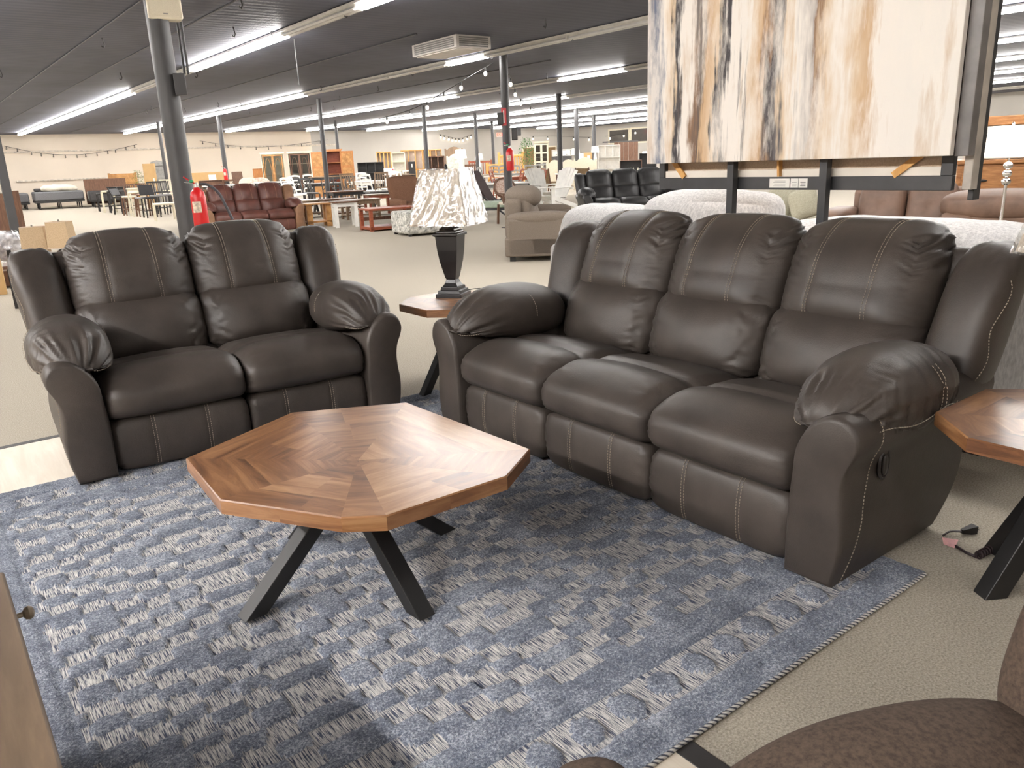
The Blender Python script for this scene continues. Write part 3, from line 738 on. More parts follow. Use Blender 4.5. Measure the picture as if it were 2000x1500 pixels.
# right-hand lamp: tapered shade in clear film, mostly beyond the frame
lp2 = Vector((2.79, 0.74, ETZ))
L2 = thing('table_lamp', 'lamp with plastic-wrapped cream shade on the near end table', 'lamp', lp2, math.radians(-35))
MB().lathe([(0.085, 0), (0.085, 0.024), (0.07, 0.03), (0.06, 0.06), (0.035, 0.11), (0.06, 0.25), (0.07, 0.36), (0.08, 0.40), (0.05, 0.42), (0.02, 0.46)], square=True).build('urn', LAMPB, L2, smooth=False, bevel=0.002)
MB().lathe([(0.011, 0.45), (0.011, 0.62), (0.017, 0.625), (0.017, 0.67)], 12).build('socket', plain('brass_dull', (120, 100, 70)), L2)
square_shade(L2, 0.185, 0.118, 0.50, 0.83, SHADE)

# ================================================================== cord with tag on the carpet
cw = FL(1900, 1085)
pc = thing('power_cord', 'coiled dark power cord with pink tag on the carpet behind the sofa arm', 'cord', (0, 0, 0))
def fl(px, py, z=0.006): return tuple(FL(px, py, z))
CORD = plain('cord_brown', (46, 34, 36), rough=0.4)
m = MB(); m.tube(catmull([fl(1842, 1046), fl(1856, 1038, 0.012), fl(1878, 1038, 0.018)], 5), 0.004, 6)
m.tube(catmull([fl(1866, 1066), fl(1885, 1078), fl(1905, 1087)], 5), 0.005, 6)
m.tube(catmull([fl(1905, 1087), fl(1915, 1081), fl(1935, 1074), fl(1955, 1060), fl(1965, 1050), fl(1975, 1052), fl(2010, 1040)], 5), 0.006, 6)
a, b = FL(1912, 1084, 0.014), FL(1952, 1063, 0.014)
for k in range(9):
    p = a.lerp(b, k / 8); d = (b - a).normalized(); s = Vector((-d.y, d.x, 0))
    m.tube([p + s * 0.012 * math.cos(g) + Vector((0, 0, 0.012 * math.sin(g))) + d * 0.002 * math.sin(g) for g in [2 * PI * i / 10 for i in range(10)]], 0.0035, 5, closed=True)
for k in (-1, 1):
    p = b; d = (b - a).normalized(); s = Vector((-d.y, d.x, 0))
    m.tube([p + d * (0.03 + 0.03 * math.cos(g)) + s * (0.016 * math.sin(g) + k * 0.008) + Vector((0, 0, 0.004 + 0.012 * abs(math.sin(g)))) for g in [2 * PI * i / 14 for i in range(14)]], 0.004, 5, closed=True)
m.build('cable', CORD, pc)
m = MB(); tpos, tp2 = FL(1878, 1038, 0.016), FL(1903, 1034, 0.012)
m.bar(tpos, tp2, 0.012, 0.014, w1=0.03); d = (tp2 - tpos).normalized(); s = Vector((-d.y, d.x, 0))
for k in (-1, 1): m.bar(tp2 + s * 0.006 * k, tp2 + s * 0.006 * k + d * 0.016, 0.0035, 0.0015)
m.build('plug', plain('plug_black', (22, 20, 20), rough=0.4), pc, smooth=False)
m = MB(); c0 = [FL(1840, 1050, 0.02), FL(1872, 1055, 0.012), FL(1864, 1071, 0.004), FL(1843, 1063, 0.004)]; mid = FL(1848, 1056, 0.006)
m.add([tuple(p) for p in c0] + [tuple(p + Vector((0, 0, 0.0012))) for p in c0], [(3, 2, 1, 0), (4, 5, 6, 7), (0, 1, 5, 4), (1, 2, 6, 5), (2, 3, 7, 6), (3, 0, 4, 7)])
m.build('paper_tag', plain('pink_paper', (222, 170, 168), rough=0.8, var=0.08, scale=40), pc, smooth=False)

# ================================================================== console at the left edge
tc = thing('tv_console', 'weathered brown wood console with a round knob at the bottom left of the rug', 'cabinet', (0, 0, 0))
WBR = wood('console_wood', (84, 68, 52), (118, 98, 78), rough=0.5, scale=(9, 0.7, 9), ring=2.0)
cz = 0.52
MB().bx(-0.47, 0.035, 0.3, 2.05, cz - 0.035, cz).build('cabinet_top', WBR, tc, bevel=0.006)
MB().bx(-0.45, 0.02, 0.32, 2.03, 0.06, cz - 0.035).build('cabinet_body', WBR, tc, bevel=0.004)
MB().bx(-0.43, -0.03, 0.36, 1.98, 0.004, 0.06).build('plinth', WBR, tc, smooth=False)
for i, y in enumerate((0.36, 1.22)):
    d = MB().bx(0.018, 0.03, y, y + 0.78, 0.09, cz - 0.04).build('door', WBR, tc, bevel=0.003)
    ky = y + (0.69 if i == 0 else 0.70)
    kb = MB().lathe([(0.006, 0), (0.006, 0.018), (0.013, 0.022), (0.016, 0.030), (0.012, 0.038), (0.004, 0.041)], 14).build('knob', plain('knob_pewter', (150, 136, 116), rough=0.4, metal=0.3), d)
    kb.location = (0.03, ky, cz - 0.06); kb.rotation_euler = (0, PI / 2, 0)

# ================================================================== recliner at the bottom right corner
SUEDE = fabric('suede_brown', (66, 54, 46), (90, 76, 65), scale=90.0, rough=0.85, bs=0.25)
rc = thing('recliner_chair', 'taupe brown suede recliner partly in view at the bottom right corner', 'armchair', (1.15, 0.09, -0.08), math.radians(-112))
cushion('arm_pad', SUEDE, rc, (0.15, 0.36, 0.11), 2.4, (20, 28, 14), lambda p, s: Vector((p[0], p[1], p[2] - 0.10 * max(0, -s[1]) ** 2 - 0.03 * max(0, s[1]) ** 2)), loc=(0.355, -0.10, 0.43))
cushion('arm_pad', SUEDE, rc, (0.15, 0.43, 0.11), 2.4, (20, 28, 14), lambda p, s: Vector((p[0], p[1], p[2] - 0.10 * max(0, -s[1]) ** 2 - 0.03 * max(0, s[1]) ** 2)), loc=(-0.355, -0.17, 0.425))
cushion('seat_cushion', SUEDE, rc, (0.26, 0.36, 0.11), 3.4, (18, 22, 12), None, loc=(0, -0.12, 0.33))
cushion('footrest', SUEDE, rc, (0.11, 0.09, 0.09), (2.6, 2.4), (16, 10, 10), None, loc=(-0.44, -0.66, 0.43))
MB().bar((-0.43, -0.64, 0.36), (-0.36, -0.34, 0.20), 0.05).build('footrest_arm', BLACK, rc, smooth=False)
cushion('back_cushion', SUEDE, rc, (0.29, 0.13, 0.34), 3.0, (18, 12, 22), lambda p, s: Vector((p[0], p[1] + p[2] * 0.25, p[2])), loc=(0, 0.32, 0.72))
for sd in (-1, 1):
    cushion('back_wing', SUEDE, rc, (0.115, 0.12, 0.19), 3.0, (14, 12, 18), lambda p, s: Vector((p[0], p[1] + p[2] * 0.25, p[2])), loc=(sd * 0.36, 0.25, 0.60))
    MB().bx(sd * 0.355 - 0.1, sd * 0.355 + 0.1, -0.36, 0.36, 0.03, 0.40).build('arm_side', SUEDE, rc, bevel=0.03, seg=3)
MB().bx(-0.27, 0.27, -0.40, 0.36, 0.02, 0.24).build('base', SUEDE, rc, bevel=0.03, seg=3)
# ================================================================== helpers for the furniture further back
def AWALL(px, py, off=0.08):
    d = ray(px, py); t = min((Y1 - off) / d[1] if d[1] > 0 else 1e9, (X1 - off) / d[0] if d[0] > 0 else 1e9)
    return Vector((d[0] * t, d[1] * t, d[2] * t + H))
def W(px, dep, py=360.0):
    p = AT(px, py, dep); return Vector((p.x, p.y, 0.0))
def ZY(px, py, dep): return AT(px, py, dep).z
def sz(n, dep): return n * dep / FP               # metres spanned by n pixels at a depth
WHITE = plain('white_paint', (232, 229, 222), rough=0.5, var=0.03)
CREAM = plain('cream_paint', (218, 210, 186), rough=0.5, var=0.04)
CHAR = plain('charcoal_paint', (58, 56, 56), rough=0.5)
GREYP = plain('grey_paint', (128, 126, 122), rough=0.55)
BLKP = plain('black_paint', (34, 32, 32), rough=0.45)
OAK = wood('oak', (150, 104, 60), (196, 148, 92), scale=(1.2, 6, 1.2))
PINE = wood('pine', (196, 140, 70), (226, 176, 106), scale=(6, 6, 0.8))
HONEY = wood('honey_wood', (160, 102, 56), (190, 132, 80), scale=(6, 6, 0.8))
WALN = wood('walnut', (84, 58, 44), (118, 86, 66), scale=(6, 6, 0.8))
REDW = wood('red_wood', (126, 62, 42), (160, 90, 62), scale=(1, 6, 6))
TAUW = wood('taupe_wood', (112, 92, 72), (146, 122, 98), scale=(6, 6, 0.8))
WICK = fabric('wicker', (104, 84, 60), (150, 126, 96), scale=40, aniso=(1, 1, 3), rough=0.7)
GREYC = fabric('grey_upholstery', (120, 118, 118), (150, 148, 147), scale=70)
BLKC = leather('black_vinyl', (44, 42, 43), rough=0.4)
IVORY = fabric('ivory_cloth', (206, 196, 178), (224, 216, 200), scale=70)
MINT = fabric('mint_cloth', (150, 164, 146), (170, 182, 164), scale=70)
STEEL = plain('brushed_steel', (170, 168, 164), rough=0.35, metal=0.9)
CHROME = plain('chrome', (220, 220, 220), rough=0.12, metal=1.0, var=0.02)
GLASS = clear('pane_glass', (225, 228, 226), rough=0.05, mixf=0.10)
CARD = plain('cardboard', (186, 152, 104), rough=0.85, var=0.04, scale=3)
POSTM = plain('post_paint', (64, 63, 64), rough=0.5, var=0.06, scale=4, bmp=0.1)

def chair(label, loc, rz, mf, ms, kind='ladder', sh=0.46, bh=1.0, w=0.46, d=0.44, group=None, lean=0.16, name='dining_chair', cat='chair', arms=False):
    t = thing(name, label, cat, loc, rz, group); x, y = w / 2, d / 2; lw = 0.042
    for sx in (-1, 1):
        MB().bar((sx * (x - 0.02), -y + 0.02, 0), (sx * (x - 0.02), -y + 0.03, sh - 0.03), lw * 0.8, lw * 0.8, w1=lw).build('leg', mf, t, smooth=False)
        MB().bar((sx * (x - 0.02), y + 0.03, 0), (sx * (x - 0.02), y - 0.03, sh - 0.03), lw, lw).build('leg', mf, t, smooth=False)
    if sh > 0.55 or kind in ('ladder', 'x'):
        m = MB(); z = sh * 0.35
        for sx in (-1, 1): m.bar((sx * (x - 0.02), -y + 0.02, z), (sx * (x - 0.02), y, z), 0.022)
        m.bar((-x + 0.02, 0 if kind != 'stool' else -y + 0.02, z), (x - 0.02, 0 if kind != 'stool' else -y + 0.02, z), 0.022); m.build('stretcher', mf, t, smooth=False)
    MB().puff((0, 0, sh - 0.005), (x, y, 0.035), 5, 6).build('seat', ms, t, angle=60)
    if kind == 'stool': return t
    m = MB(); H2 = bh - sh
    def bk(px, f): return (px, y - 0.02 + lean * f, sh - 0.03 + (H2 + 0.03) * f)
    if kind != 'oval' and kind != 'solid':
        for sx in (-1, 1): m.bar(bk(sx * (x - 0.02), 0), bk(sx * (x - 0.015), 1), lw, lw * 0.8)
    if kind == 'ladder':
        for f in (0.4, 0.66, 0.95):
            pts = [Vector(bk(-x + 0.02 + (w - 0.04) * i / 6, f + 0.05 * math.sin(PI * i / 6))) for i in range(7)]
            for a, b in zip(pts, pts[1:]): m.bar(a, b, 0.018, 0.075)
    elif kind == 'spindle':
        m.bar(bk(-x, 0.97), bk(x, 0.97), 0.03, 0.06); m.bar(bk(-x + .02, 0.25), bk(x - .02, 0.25), 0.025, 0.05)
        for i in range(6):
            q = -x + 0.06 + (w - 0.12) * i / 5; m.bar(bk(q, 0.25), bk(q, 0.95), 0.04, 0.014)
    elif kind == 'x':
        m.bar(bk(-x, 0.96), bk(x, 0.96), 0.03, 0.07); m.bar(bk(-x + .03, 0.25), bk(x - .03, 0.92), 0.03, 0.02); m.bar(bk(x - .03, 0.25), bk(-x + .03, 0.92), 0.03, 0.02)
    m.build('backrest', mf, t, smooth=False) if m.v else None
    if kind in ('panel', 'solid'):
        c = Vector(bk(0, 0.58)); rot = Matrix.Rotation(-math.atan2(lean, H2), 3, 'X')
        MB().box(c, (w - (0.07 if kind == 'panel' else 0), 0.05, H2 * 0.82), rot=rot).build('back_panel', ms, t, bevel=0.015)
    if kind == 'oval':
        rot = Matrix.Rotation(-math.atan2(lean, H2), 3, 'X'); c = Vector(bk(0, 0.60)); ring = [c + rot @ Vector((x * 0.98 * math.cos(a), 0, H2 * 0.42 * math.sin(a))) for a in [2 * PI * i / 24 for i in range(24)]]
        MB().tube(ring, 0.028, 8, closed=True).build('backrest', mf, t)
        MB().puff(c, (x * 0.9, 0.035, H2 * 0.39), 2.2, 8, rot=rot).build('back_panel', fabric('floral_cloth', (150, 112, 100), (206, 190, 176), scale=45), t)
        m = MB()
        for sx in (-1, 1): m.bar(bk(sx * 0.1, 0), bk(sx * 0.1, 0.2), 0.04)
        m.build('back_post', mf, t, smooth=False)
    if arms:
        for sx in (-1, 1):
            m = MB(); m.bar((sx * x, -y + 0.06, sh + 0.2), bk(sx * (x - 0.01), 0.42), 0.05, 0.028); m.bar((sx * x, -y + 0.08, sh), (sx * x, -y + 0.08, sh + 0.2), 0.035)
            m.build('armrest', mf, t, smooth=False)
    return t
def table(label, loc, rz, w, d, h, mt, ml, group=None, leg=0.07, name='dining_table', cat='table', apron=True, shelf=False, th=0.035, trestle=False):
    t = thing(name, label, cat, loc, rz, group)
    MB().bx(-w / 2, w / 2, -d / 2, d / 2, h - th, h).build('table_top', mt, t, bevel=0.006)
    if trestle:
        for sx in (-1, 1):
            m = MB(); X = sx * w * 0.36
            for sy in (-1, 1): m.bar((X, sy * d * 0.38, 0), (X, -sy * 0.05, h - th), leg)
            m.build('leg', ml, t, smooth=False)
    else:
        for sx in (-1, 1):
            for sy in (-1, 1): MB().bx(sx * (w / 2 - leg) - leg / 2, sx * (w / 2 - leg) + leg / 2, sy * (d / 2 - leg) - leg / 2, sy * (d / 2 - leg) + leg / 2, 0, h - th).build('leg', ml, t, smooth=False)
    if apron:
        m = MB(); a = 0.09
        for s in (-1, 1): m.bx(-w / 2 + leg, w / 2 - leg, s * (d / 2 - leg) - 0.012, s * (d / 2 - leg) + 0.012, h - th - a, h - th); m.bx(s * (w / 2 - leg) - 0.012, s * (w / 2 - leg) + 0.012, -d / 2 + leg, d / 2 - leg, h - th - a, h - th)
        m.build('apron', ml, t, smooth=False)
    if shelf: MB().bx(-w / 2 + leg / 2, w / 2 - leg / 2, -d / 2 + leg / 2, d / 2 - leg / 2, 0.10, 0.14).build('shelf', mt, t, smooth=False)
    return t
def case(label, loc, rz, w, d, h, mb, name='bookcase', cat='bookcase', nx=1, nz=3, doors=None, mdoor=None, drawers=0, mback=None, group=None, z0=0.0, th=0.03, cornice=False, legs=0.0):
    t = thing(name, label, cat, loc, rz, group); mback = mback or mb
    b = MB(); zb = legs
    b.bx(-w / 2, -w / 2 + th, -d / 2, d / 2, zb, h); b.bx(w / 2 - th, w / 2, -d / 2, d / 2, zb, h)
    b.bx(-w / 2, w / 2, -d / 2, d / 2, h - th, h); b.bx(-w / 2, w / 2, -d / 2, d / 2, zb, zb + th * 2)
    b.build('carcass', mb, t, bevel=0.004); MB().bx(-w / 2 + th, w / 2 - th, d / 2 - 0.015, d / 2 - 0.003, zb + th, h - th).build('back_panel', mback, t, smooth=False)
    for i in range(1, nx): MB().bx(-w / 2 + w * i / nx - th / 2, -w / 2 + w * i / nx + th / 2, -d / 2 + 0.005, d / 2 - 0.02, zb + th, h - th).build('divider', mb, t, smooth=False)
    for j in range(1, nz):
        z = zb + th + (h - zb - th) * j / nz; MB().bx(-w / 2 + th, w / 2 - th, -d / 2 + 0.008, d / 2 - 0.02, z - th / 2, z + th / 2).build('shelf', mb, t, smooth=False)
    if cornice: MB().prism([(-w / 2, h), (w / 2, h), (w / 2 + 0.06, h + 0.08), (-w / 2 - 0.06, h + 0.08)], -d / 2 - 0.05, d / 2, 'y').build('cornice', mb, t, smooth=False)
    if legs:
        for sx in (-1, 1):
            for sy in (-1, 1): MB().bx(sx * (w / 2 - 0.04) - 0.03, sx * (w / 2 - 0.04) + 0.03, sy * (d / 2 - 0.04) - 0.03, sy * (d / 2 - 0.04) + 0.03, 0, legs).build('leg', mb, t, smooth=False)
    for (x0, x1, za, zc, style) in (doors or []):
        f = MB(); s = 0.055; y0, y1 = -d / 2 - 0.022, -d / 2 - 0.001; md = mdoor or mb
        f.bx(x0, x0 + s, y0, y1, za, zc); f.bx(x1 - s, x1, y0, y1, za, zc); f.bx(x0 + s, x1 - s, y0, y1, za, za + s); f.bx(x0 + s, x1 - s, y0, y1, zc - s, zc)
        if style == 'arc':
            for sg in (-1, 1):
                pts = [((x0 + x1) / 2 + sg * (x1 - x0 - 2 * s) * 0.42 * math.cos(a), -d / 2 - 0.012, (za + zc) / 2 + (zc - za) * 0.42 * math.sin(a)) for a in [-PI / 2 + PI * i / 10 for i in range(11)]]; f.tube(pts, 0.014, 5)
        if style == 'grid':
            for j in (1, 2): z = za + (zc - za) * j / 3; f.bx(x0 + s, x1 - s, y0, y1, z - s * 0.7, z + s * 0.7)
        o = f.build('door', md, t, smooth=False)
        if style in ('arc', 'grid'): MB().bx(x0 + s, x1 - s, -d / 2 - 0.012, -d / 2 - 0.008, za + s, zc - s).build('pane', GLASS, o, smooth=False)
        else: MB().bx(x0 + s, x1 - s, -d / 2 - 0.014, -d / 2 - 0.002, za + s, zc - s).build('door_panel', md, o, smooth=False)
        MB().puff(((x1 - 0.028) if x0 < 0 and x1 <= 0.02 else x0 + 0.028, -d / 2 - 0.035, (za + zc) / 2), (0.012, 0.014, 0.012), 2, 6).build('knob', BLKP, o)
    for k in range(drawers):
        zc = h - 0.05 - k * (h - zb - 0.12) / drawers; za = zc - (h - zb - 0.12) / drawers + 0.02
        o = MB().bx(-w / 2 + 0.05, w / 2 - 0.05, -d / 2 - 0.018, -d / 2 - 0.001, za, zc).build('drawer', mdoor or mb, t, bevel=0.004)
        for sx in (-1, 1): MB().puff((sx * w * 0.26, -d / 2 - 0.032, (za + zc) / 2), (0.035, 0.016, 0.012), 2.2, 6).build('handle', BLKP, o)
    return t
def bed(label, loc, rz, w, l, mm, mbase, head=None, hh=1.1, group=None, mh=0.28, zb=0.34, cover=None, cmat=None, pillows=0, legs=True):
    t = thing('bed', label, 'bed', loc, rz, group)
    MB().bx(-w / 2, w / 2, 0, l, zb - 0.09, zb).build('base', mbase, t, bevel=0.01)
    for sx in (-0.42, 0, 0.42):
        for y in (0.12, l * 0.5, l - 0.12): MB().bx(sx * w - 0.025, sx * w + 0.025, y - 0.025, y + 0.025, 0, zb - 0.09).build('leg', BLKP, t, smooth=False)
    MB().bx(-w / 2, w / 2, 0, l, zb, zb + mh).build('mattress', mm, t, bevel=0.06, seg=3)
    if head: MB().bx(-w / 2 - 0.06, w / 2 + 0.06, l, l + 0.07, 0.1, hh).build('headboard', head, t, bevel=0.01); 
    if cover: MB().bx(-w / 2 - 0.03, w / 2 + 0.03, -0.03, l * cover, zb - 0.05, zb + mh + 0.03).build('bedspread', cmat, t, bevel=0.05, seg=3)
    for k in range(pillows): MB().puff(((k - (pillows - 1) / 2) * w * 0.5, l - 0.3, zb + mh + 0.11), (w * 0.22, 0.2, 0.11), 2.6, 10).build('pillow', IVORY, t)
    return t
def leafy(label, loc, h, r, pot, name='potted_tree', dens=420, c=((44, 84, 48), (92, 138, 78)), rnd=None, z0=0.35):
    t = thing(name, label, 'plant', loc, 0); rnd = rnd or random.Random(5)
    MB().lathe([(0.13, 0), (0.16, 0.25), (0.17, 0.28), (0.15, 0.28)], 14).build('pot', pot, t)
    MB().tube([(0, 0, 0.2), (0.03, 0.01, h * 0.35), (-0.02, 0, h * 0.65), (0, 0, h * 0.9)], [0.025, 0.022, 0.016, 0.006], 7).build('trunk', WALN, t)
    m = MB()
    for _ in range(dens):
        f = rnd.random(); rr = r * (0.35 + 0.65 * math.sin(PI * min(1, f * 0.86 + 0.1))) * math.sqrt(rnd.random()); a = rnd.random() * 2 * PI
        p = Vector((rr * math.cos(a), rr * math.sin(a), h * (z0 + (1 - z0) * f))); d = Vector((rnd.uniform(-1, 1), rnd.uniform(-1, 1), rnd.uniform(-1, 0.4))).normalized(); s = d.cross(Vector((0, 0, 1))); s = s.normalized() if s.length > 0.1 else Vector((1, 0, 0)); L = r * 0.26
        u = d.cross(s) * 0.01
        m.add([p, p + d * L * 0.5 + s * L * 0.22 + u, p + d * L, p + d * L * 0.5 - s * L * 0.22 + u], [(0, 1, 2, 3)])
    m.build('foliage', fabric('leaf_' + name, c[0], c[1], scale=6, rough=0.6, bs=0.0), t, smooth=False); return t
def drum_lamp(label, loc, rz, hb, ht, sh, total, mbase, mshade, style='bulb', name='table_lamp', group=None, rect=None):
    t = thing(name, label, 'lamp', loc, rz, group); z0 = total - sh
    if style == 'ball':
        MB().lathe([(0.07, 0), (0.07, 0.015), (0.02, 0.02), (0.012, 0.05), (0.012, z0 * 0.62)], 14).build('lamp_base', mbase, t)
        for k in range(3): MB().puff((0, 0, z0 * (0.66 + 0.11 * k)), (0.034 - 0.004 * (k == 1), 0.034, z0 * 0.055), 2, 10).build('crystal_ball', mbase, t)
        MB().tube([(0, 0, z0 * 0.9), (0, 0, z0 + sh * 0.4)], 0.008, 8).build('socket', mbase, t)
    else:
        MB().lathe([(0.075, 0), (0.08, 0.015), (0.04, 0.04), (0.055, z0 * 0.3), (0.085, z0 * 0.55), (0.06, z0 * 0.8), (0.02, z0 * 0.95), (0.012, z0 + sh * 0.5)], 16).build('lamp_base', mbase, t)
    if rect: square_shade(t, hb, ht, z0, total, mshade, film=False, sub=rect)
    else:
        MB().lathe([(hb, z0), (ht, total), (ht - 0.006, total), (hb - 0.006, z0)], 28).build('lamp_shade', mshade, t, angle=60)
    MB().lathe([(0.004, total - 0.03), (0.01, total), (0.012, total + 0.02), (0.003, total + 0.03)], 8).build('finial', mbase, t)
    return t

# ================================================================== posts, ceiling fittings
def post(label, x, y, r, square=False, group=None):
    t = thing('support_post', label, 'post', (x, y, 0), 0, group)
    m = MB()
    if square: m.bx(-r, r, -r, r, 0, CZ)
    else: m.lathe([(r, 0.0), (r, CZ)], 24)
    m.build('shaft', POSTM, t, angle=50)
    MB().bx(-r * 1.5, r * 1.5, -r * 1.5, r * 1.5, 0, 0.012).build('base_plate', POSTM, t, smooth=False)
    return t
pw = W(336, 8.5, 227)
NP = post('thick round grey post behind the loveseat carrying a fire extinguisher', pw.x, pw.y, 0.112)
m = MB()
for px in (331, 339): 
    a, b = AT(px, -60, 8.35), AT(px + 5, 140, 8.35); m.tube([Vector((a.x, a.y, CZ)) - NP.location, Vector((a.x, a.y, b.z)) - NP.location], 0.014, 8)
m.build('conduit', POSTM, NP)
jb = AT(352, 165, 8.36); MB().box(jb - NP.location, (0.12, 0.08, 0.22), rot=Matrix.Rotation(face_cam(jb), 3, 'Z')).build('junction_box', POSTM, NP, bevel=0.008)
sp = AT(317, 0, 8.2); s = thing('wall_speaker', 'off-white loudspeaker fixed high on the thick near post', 'speaker', sp, face_cam(sp) + 0.12)
MB().prism([(-0.17, -0.19), (-0.14, -0.20), (0.14, -0.20), (0.17, -0.19), (0.165, 0.22), (-0.165, 0.22)], -0.10, 0.08, 'y').build('cabinet', plain('speaker_shell', (214, 204, 182), rough=0.5, var=0.03), s, bevel=0.015, seg=3)
MB().bx(-0.15, 0.15, -0.106, -0.100, -0.17, 0.20).build('grille', fabric('speaker_cloth', (206, 196, 174), (222, 212, 190), 150), s, bevel=0.002)
MB().bx(-0.022, 0.022, -0.110, -0.105, -0.155, -0.143).build('badge', GREYP, s, smooth=False)
MB().bar((0, 0.07, 0), (0, 0.16, 0), 0.06).build('bracket', POSTM, s, smooth=False)
for px, py, dep, r, w in ((631, 280, 25, 0.075, 'slim dark post beside the open honey-wood cupboard'), (988, 240, 16, 0.085, 'dark post with a red fire sign right of the big lamp shade'),
        (435, 290, 30, 0.085, 'slim dark post left of the leather sofa with a small red extinguisher'), (318, 300, 33, 0.07, 'slim dark post half hidden behind the thick near post'), (1093, 270, 27, 0.09, 'dark post behind the white slatted garden chair'),
        (1126, 270, 34, 0.10, 'dark post before the half-open brown door'), (1160, 270, 40, 0.10, 'dark post left of the white cube shelf'), (832, 290, 30, 0.08, 'dark post behind the big lamp shade by the pine frames'),
        (931, 290, 36, 0.08, 'thin dark post right above the big lamp shade'), (963, 290, 44, 0.08, 'thinnest far post before the log furniture'), (658, 272, 37, 0.07, 'short-looking grey post above the honey-wood cupboard')):
    q = W(px, dep, py); post(w, q.x, q.y, r)
q = W(23, 13.2, 420); post('square black post at the left edge behind the wrapped pillows', q.x, q.y, 0.065, True)

def extinguisher(label, loc, rz, k=1.0, hose=True):
    t = thing('fire_extinguisher', label, 'fire extinguisher', loc, rz); RED = plain('red_enamel', (196, 30, 32), rough=0.3, var=0.055)
    MB().lathe([(0.06 * k, 0), (0.078 * k, 0.012 * k), (0.082 * k, 0.06 * k), (0.082 * k, 0.36 * k), (0.07 * k, 0.42 * k), (0.04 * k, 0.455 * k), (0.024 * k, 0.47 * k)], 24).build('cylinder', RED, t, angle=50)
    MB().lathe([(0.026 * k, 0.46 * k), (0.026 * k, 0.50 * k), (0.018 * k, 0.52 * k)], 12).build('valve', STEEL, t)
    m = MB(); m.bar((0, 0.0, 0.50 * k), (-0.12 * k, -0.01, 0.585 * k), 0.03 * k, 0.012 * k); m.build('handle', RED, t, smooth=False)
    MB().bar((0.01 * k, 0, 0.505 * k), (-0.12 * k, -0.01, 0.53 * k), 0.026 * k, 0.010 * k).build('carry_lever', STEEL, t, smooth=False)
    MB().puff((-0.045 * k, -0.035 * k, 0.535 * k), (0.024 * k, 0.012 * k, 0.016 * k), 2.2, 8).build('inspection_tag', plain('green_seal', (40, 140, 96)), t)
    MB().prism([(0.084 * k * math.cos(a), 0.084 * k * math.sin(a)) for a in [-2.5 + i * 0.12 for i in range(11)]] + [(0.081 * k * math.cos(a), 0.081 * k * math.sin(a)) for a in [-2.5 + i * 0.12 for i in range(10, -1, -1)]], 0.2 * k, 0.32 * k).build('paper_label', plain('label_paper', (196, 180, 160), var=0.25, scale=30), t, smooth=False)
    if hose: MB().tube(catmull([(0.03 * k, 0, 0.50 * k), (0.12 * k, -0.02, 0.49 * k), (0.22 * k, -0.03, 0.40 * k), (0.28 * k, -0.03, 0.25 * k), (0.33 * k, -0.03, 0.1 * k)], 5), 0.016 * k, 8).build('hose', plain('hose_rubber', (62, 62, 66), rough=0.5), t)
    MB().bx(-0.06 * k, 0.06 * k, 0.08 * k, 0.10 * k, 0.1 * k, 0.4 * k).build('wall_bracket', STEEL, t, smooth=False)
    return t
q = AT(396, 450, 8.35); extinguisher('large red fire extinguisher with black hose on the thick near post', q, face_cam(q), 0.95)
q = AT(997, 334, 15.85); extinguisher('small red fire extinguisher hung on the dark post with the red sign', q, face_cam(q), 0.95, False)
q = AT(442, 352, 29.8); extinguisher('tiny red fire extinguisher on the slim post left of the leather sofa', q, face_cam(q), 0.9, False)
q = AT(984, 228, 15.86); t = thing('fire_sign', 'narrow red fire sign high on the dark post right of the lamp', 'sign', q, face_cam(q)); MB().bx(-0.05, 0.05, -0.006, 0.006, -0.17, 0.17).build('sign_plate', plain('sign_red', (200, 52, 60), rough=0.4), t, smooth=False); MB().bx(-0.012, 0.012, -0.009, -0.006, -0.12, 0.12).build('sign_stripe', WHITE, t, smooth=False)
for px, py, dep, lb in ((1005, 262, 15.8, 'black box speaker on the dark post above the small extinguisher'), (977, 232, 15.9, 'dark switch box on the left of the dark post beside the red sign'), (1012, 253, 40, 'black loudspeaker on the grey wall right of the dark post')):
    q = AT(px, py, dep) if dep < 20 else AWALL(px, py, 0.07); dep = dep if dep < 20 else 55; t = thing('box_speaker' if 'speaker' in lb else 'switch_box', lb, 'box', q, face_cam(q)); k = dep / 16
    if dep > 20: t.rotation_euler.z = 0
    MB().bx(-0.06 * k, 0.06 * k, -0.06, 0.06, -0.12 * k, 0.12 * k).build('housing', BLKP, t, bevel=0.01); MB().bx(-0.045 * k, 0.045 * k, -0.066, -0.06, -0.1 * k, 0.1 * k).build('front_grille', CHAR, t, smooth=False)
q = AWALL(976, 263, 0.06); t = thing('exit_sign', 'small lit red exit sign high on the far wall left of the dark post', 'sign', q, 0); MB().bx(-0.30, 0.30, -0.03, 0.03, -0.16, 0.16).build('sign_box', plain('sign_white', (230, 214, 204), rough=0.5, var=0.02), t, smooth=False)
fc = bpy.data.curves.new('lettering', 'FONT'); fc.body = 'EXIT'; fc.size = 0.27; fc.align_x = 'CENTER'; fc.align_y = 'CENTER'; fc.extrude = 0.004; tmp = bpy.data.objects.new('lettering_curve', fc); COL.objects.link(tmp); bpy.context.view_layer.update(); me = bpy.data.meshes.new_from_object(tmp.evaluated_get(bpy.context.evaluated_depsgraph_get())); bpy.data.objects.remove(tmp); bpy.data.curves.remove(fc); me.materials.clear(); me.materials.append(glow('exit_red', (255, 60, 40), 3.0)); fo = bpy.data.objects.new('lettering', me); COL.objects.link(fo); fo.parent = t; fo.location = (0, -0.036, 0); fo.rotation_euler = (PI / 2, 0, 0)
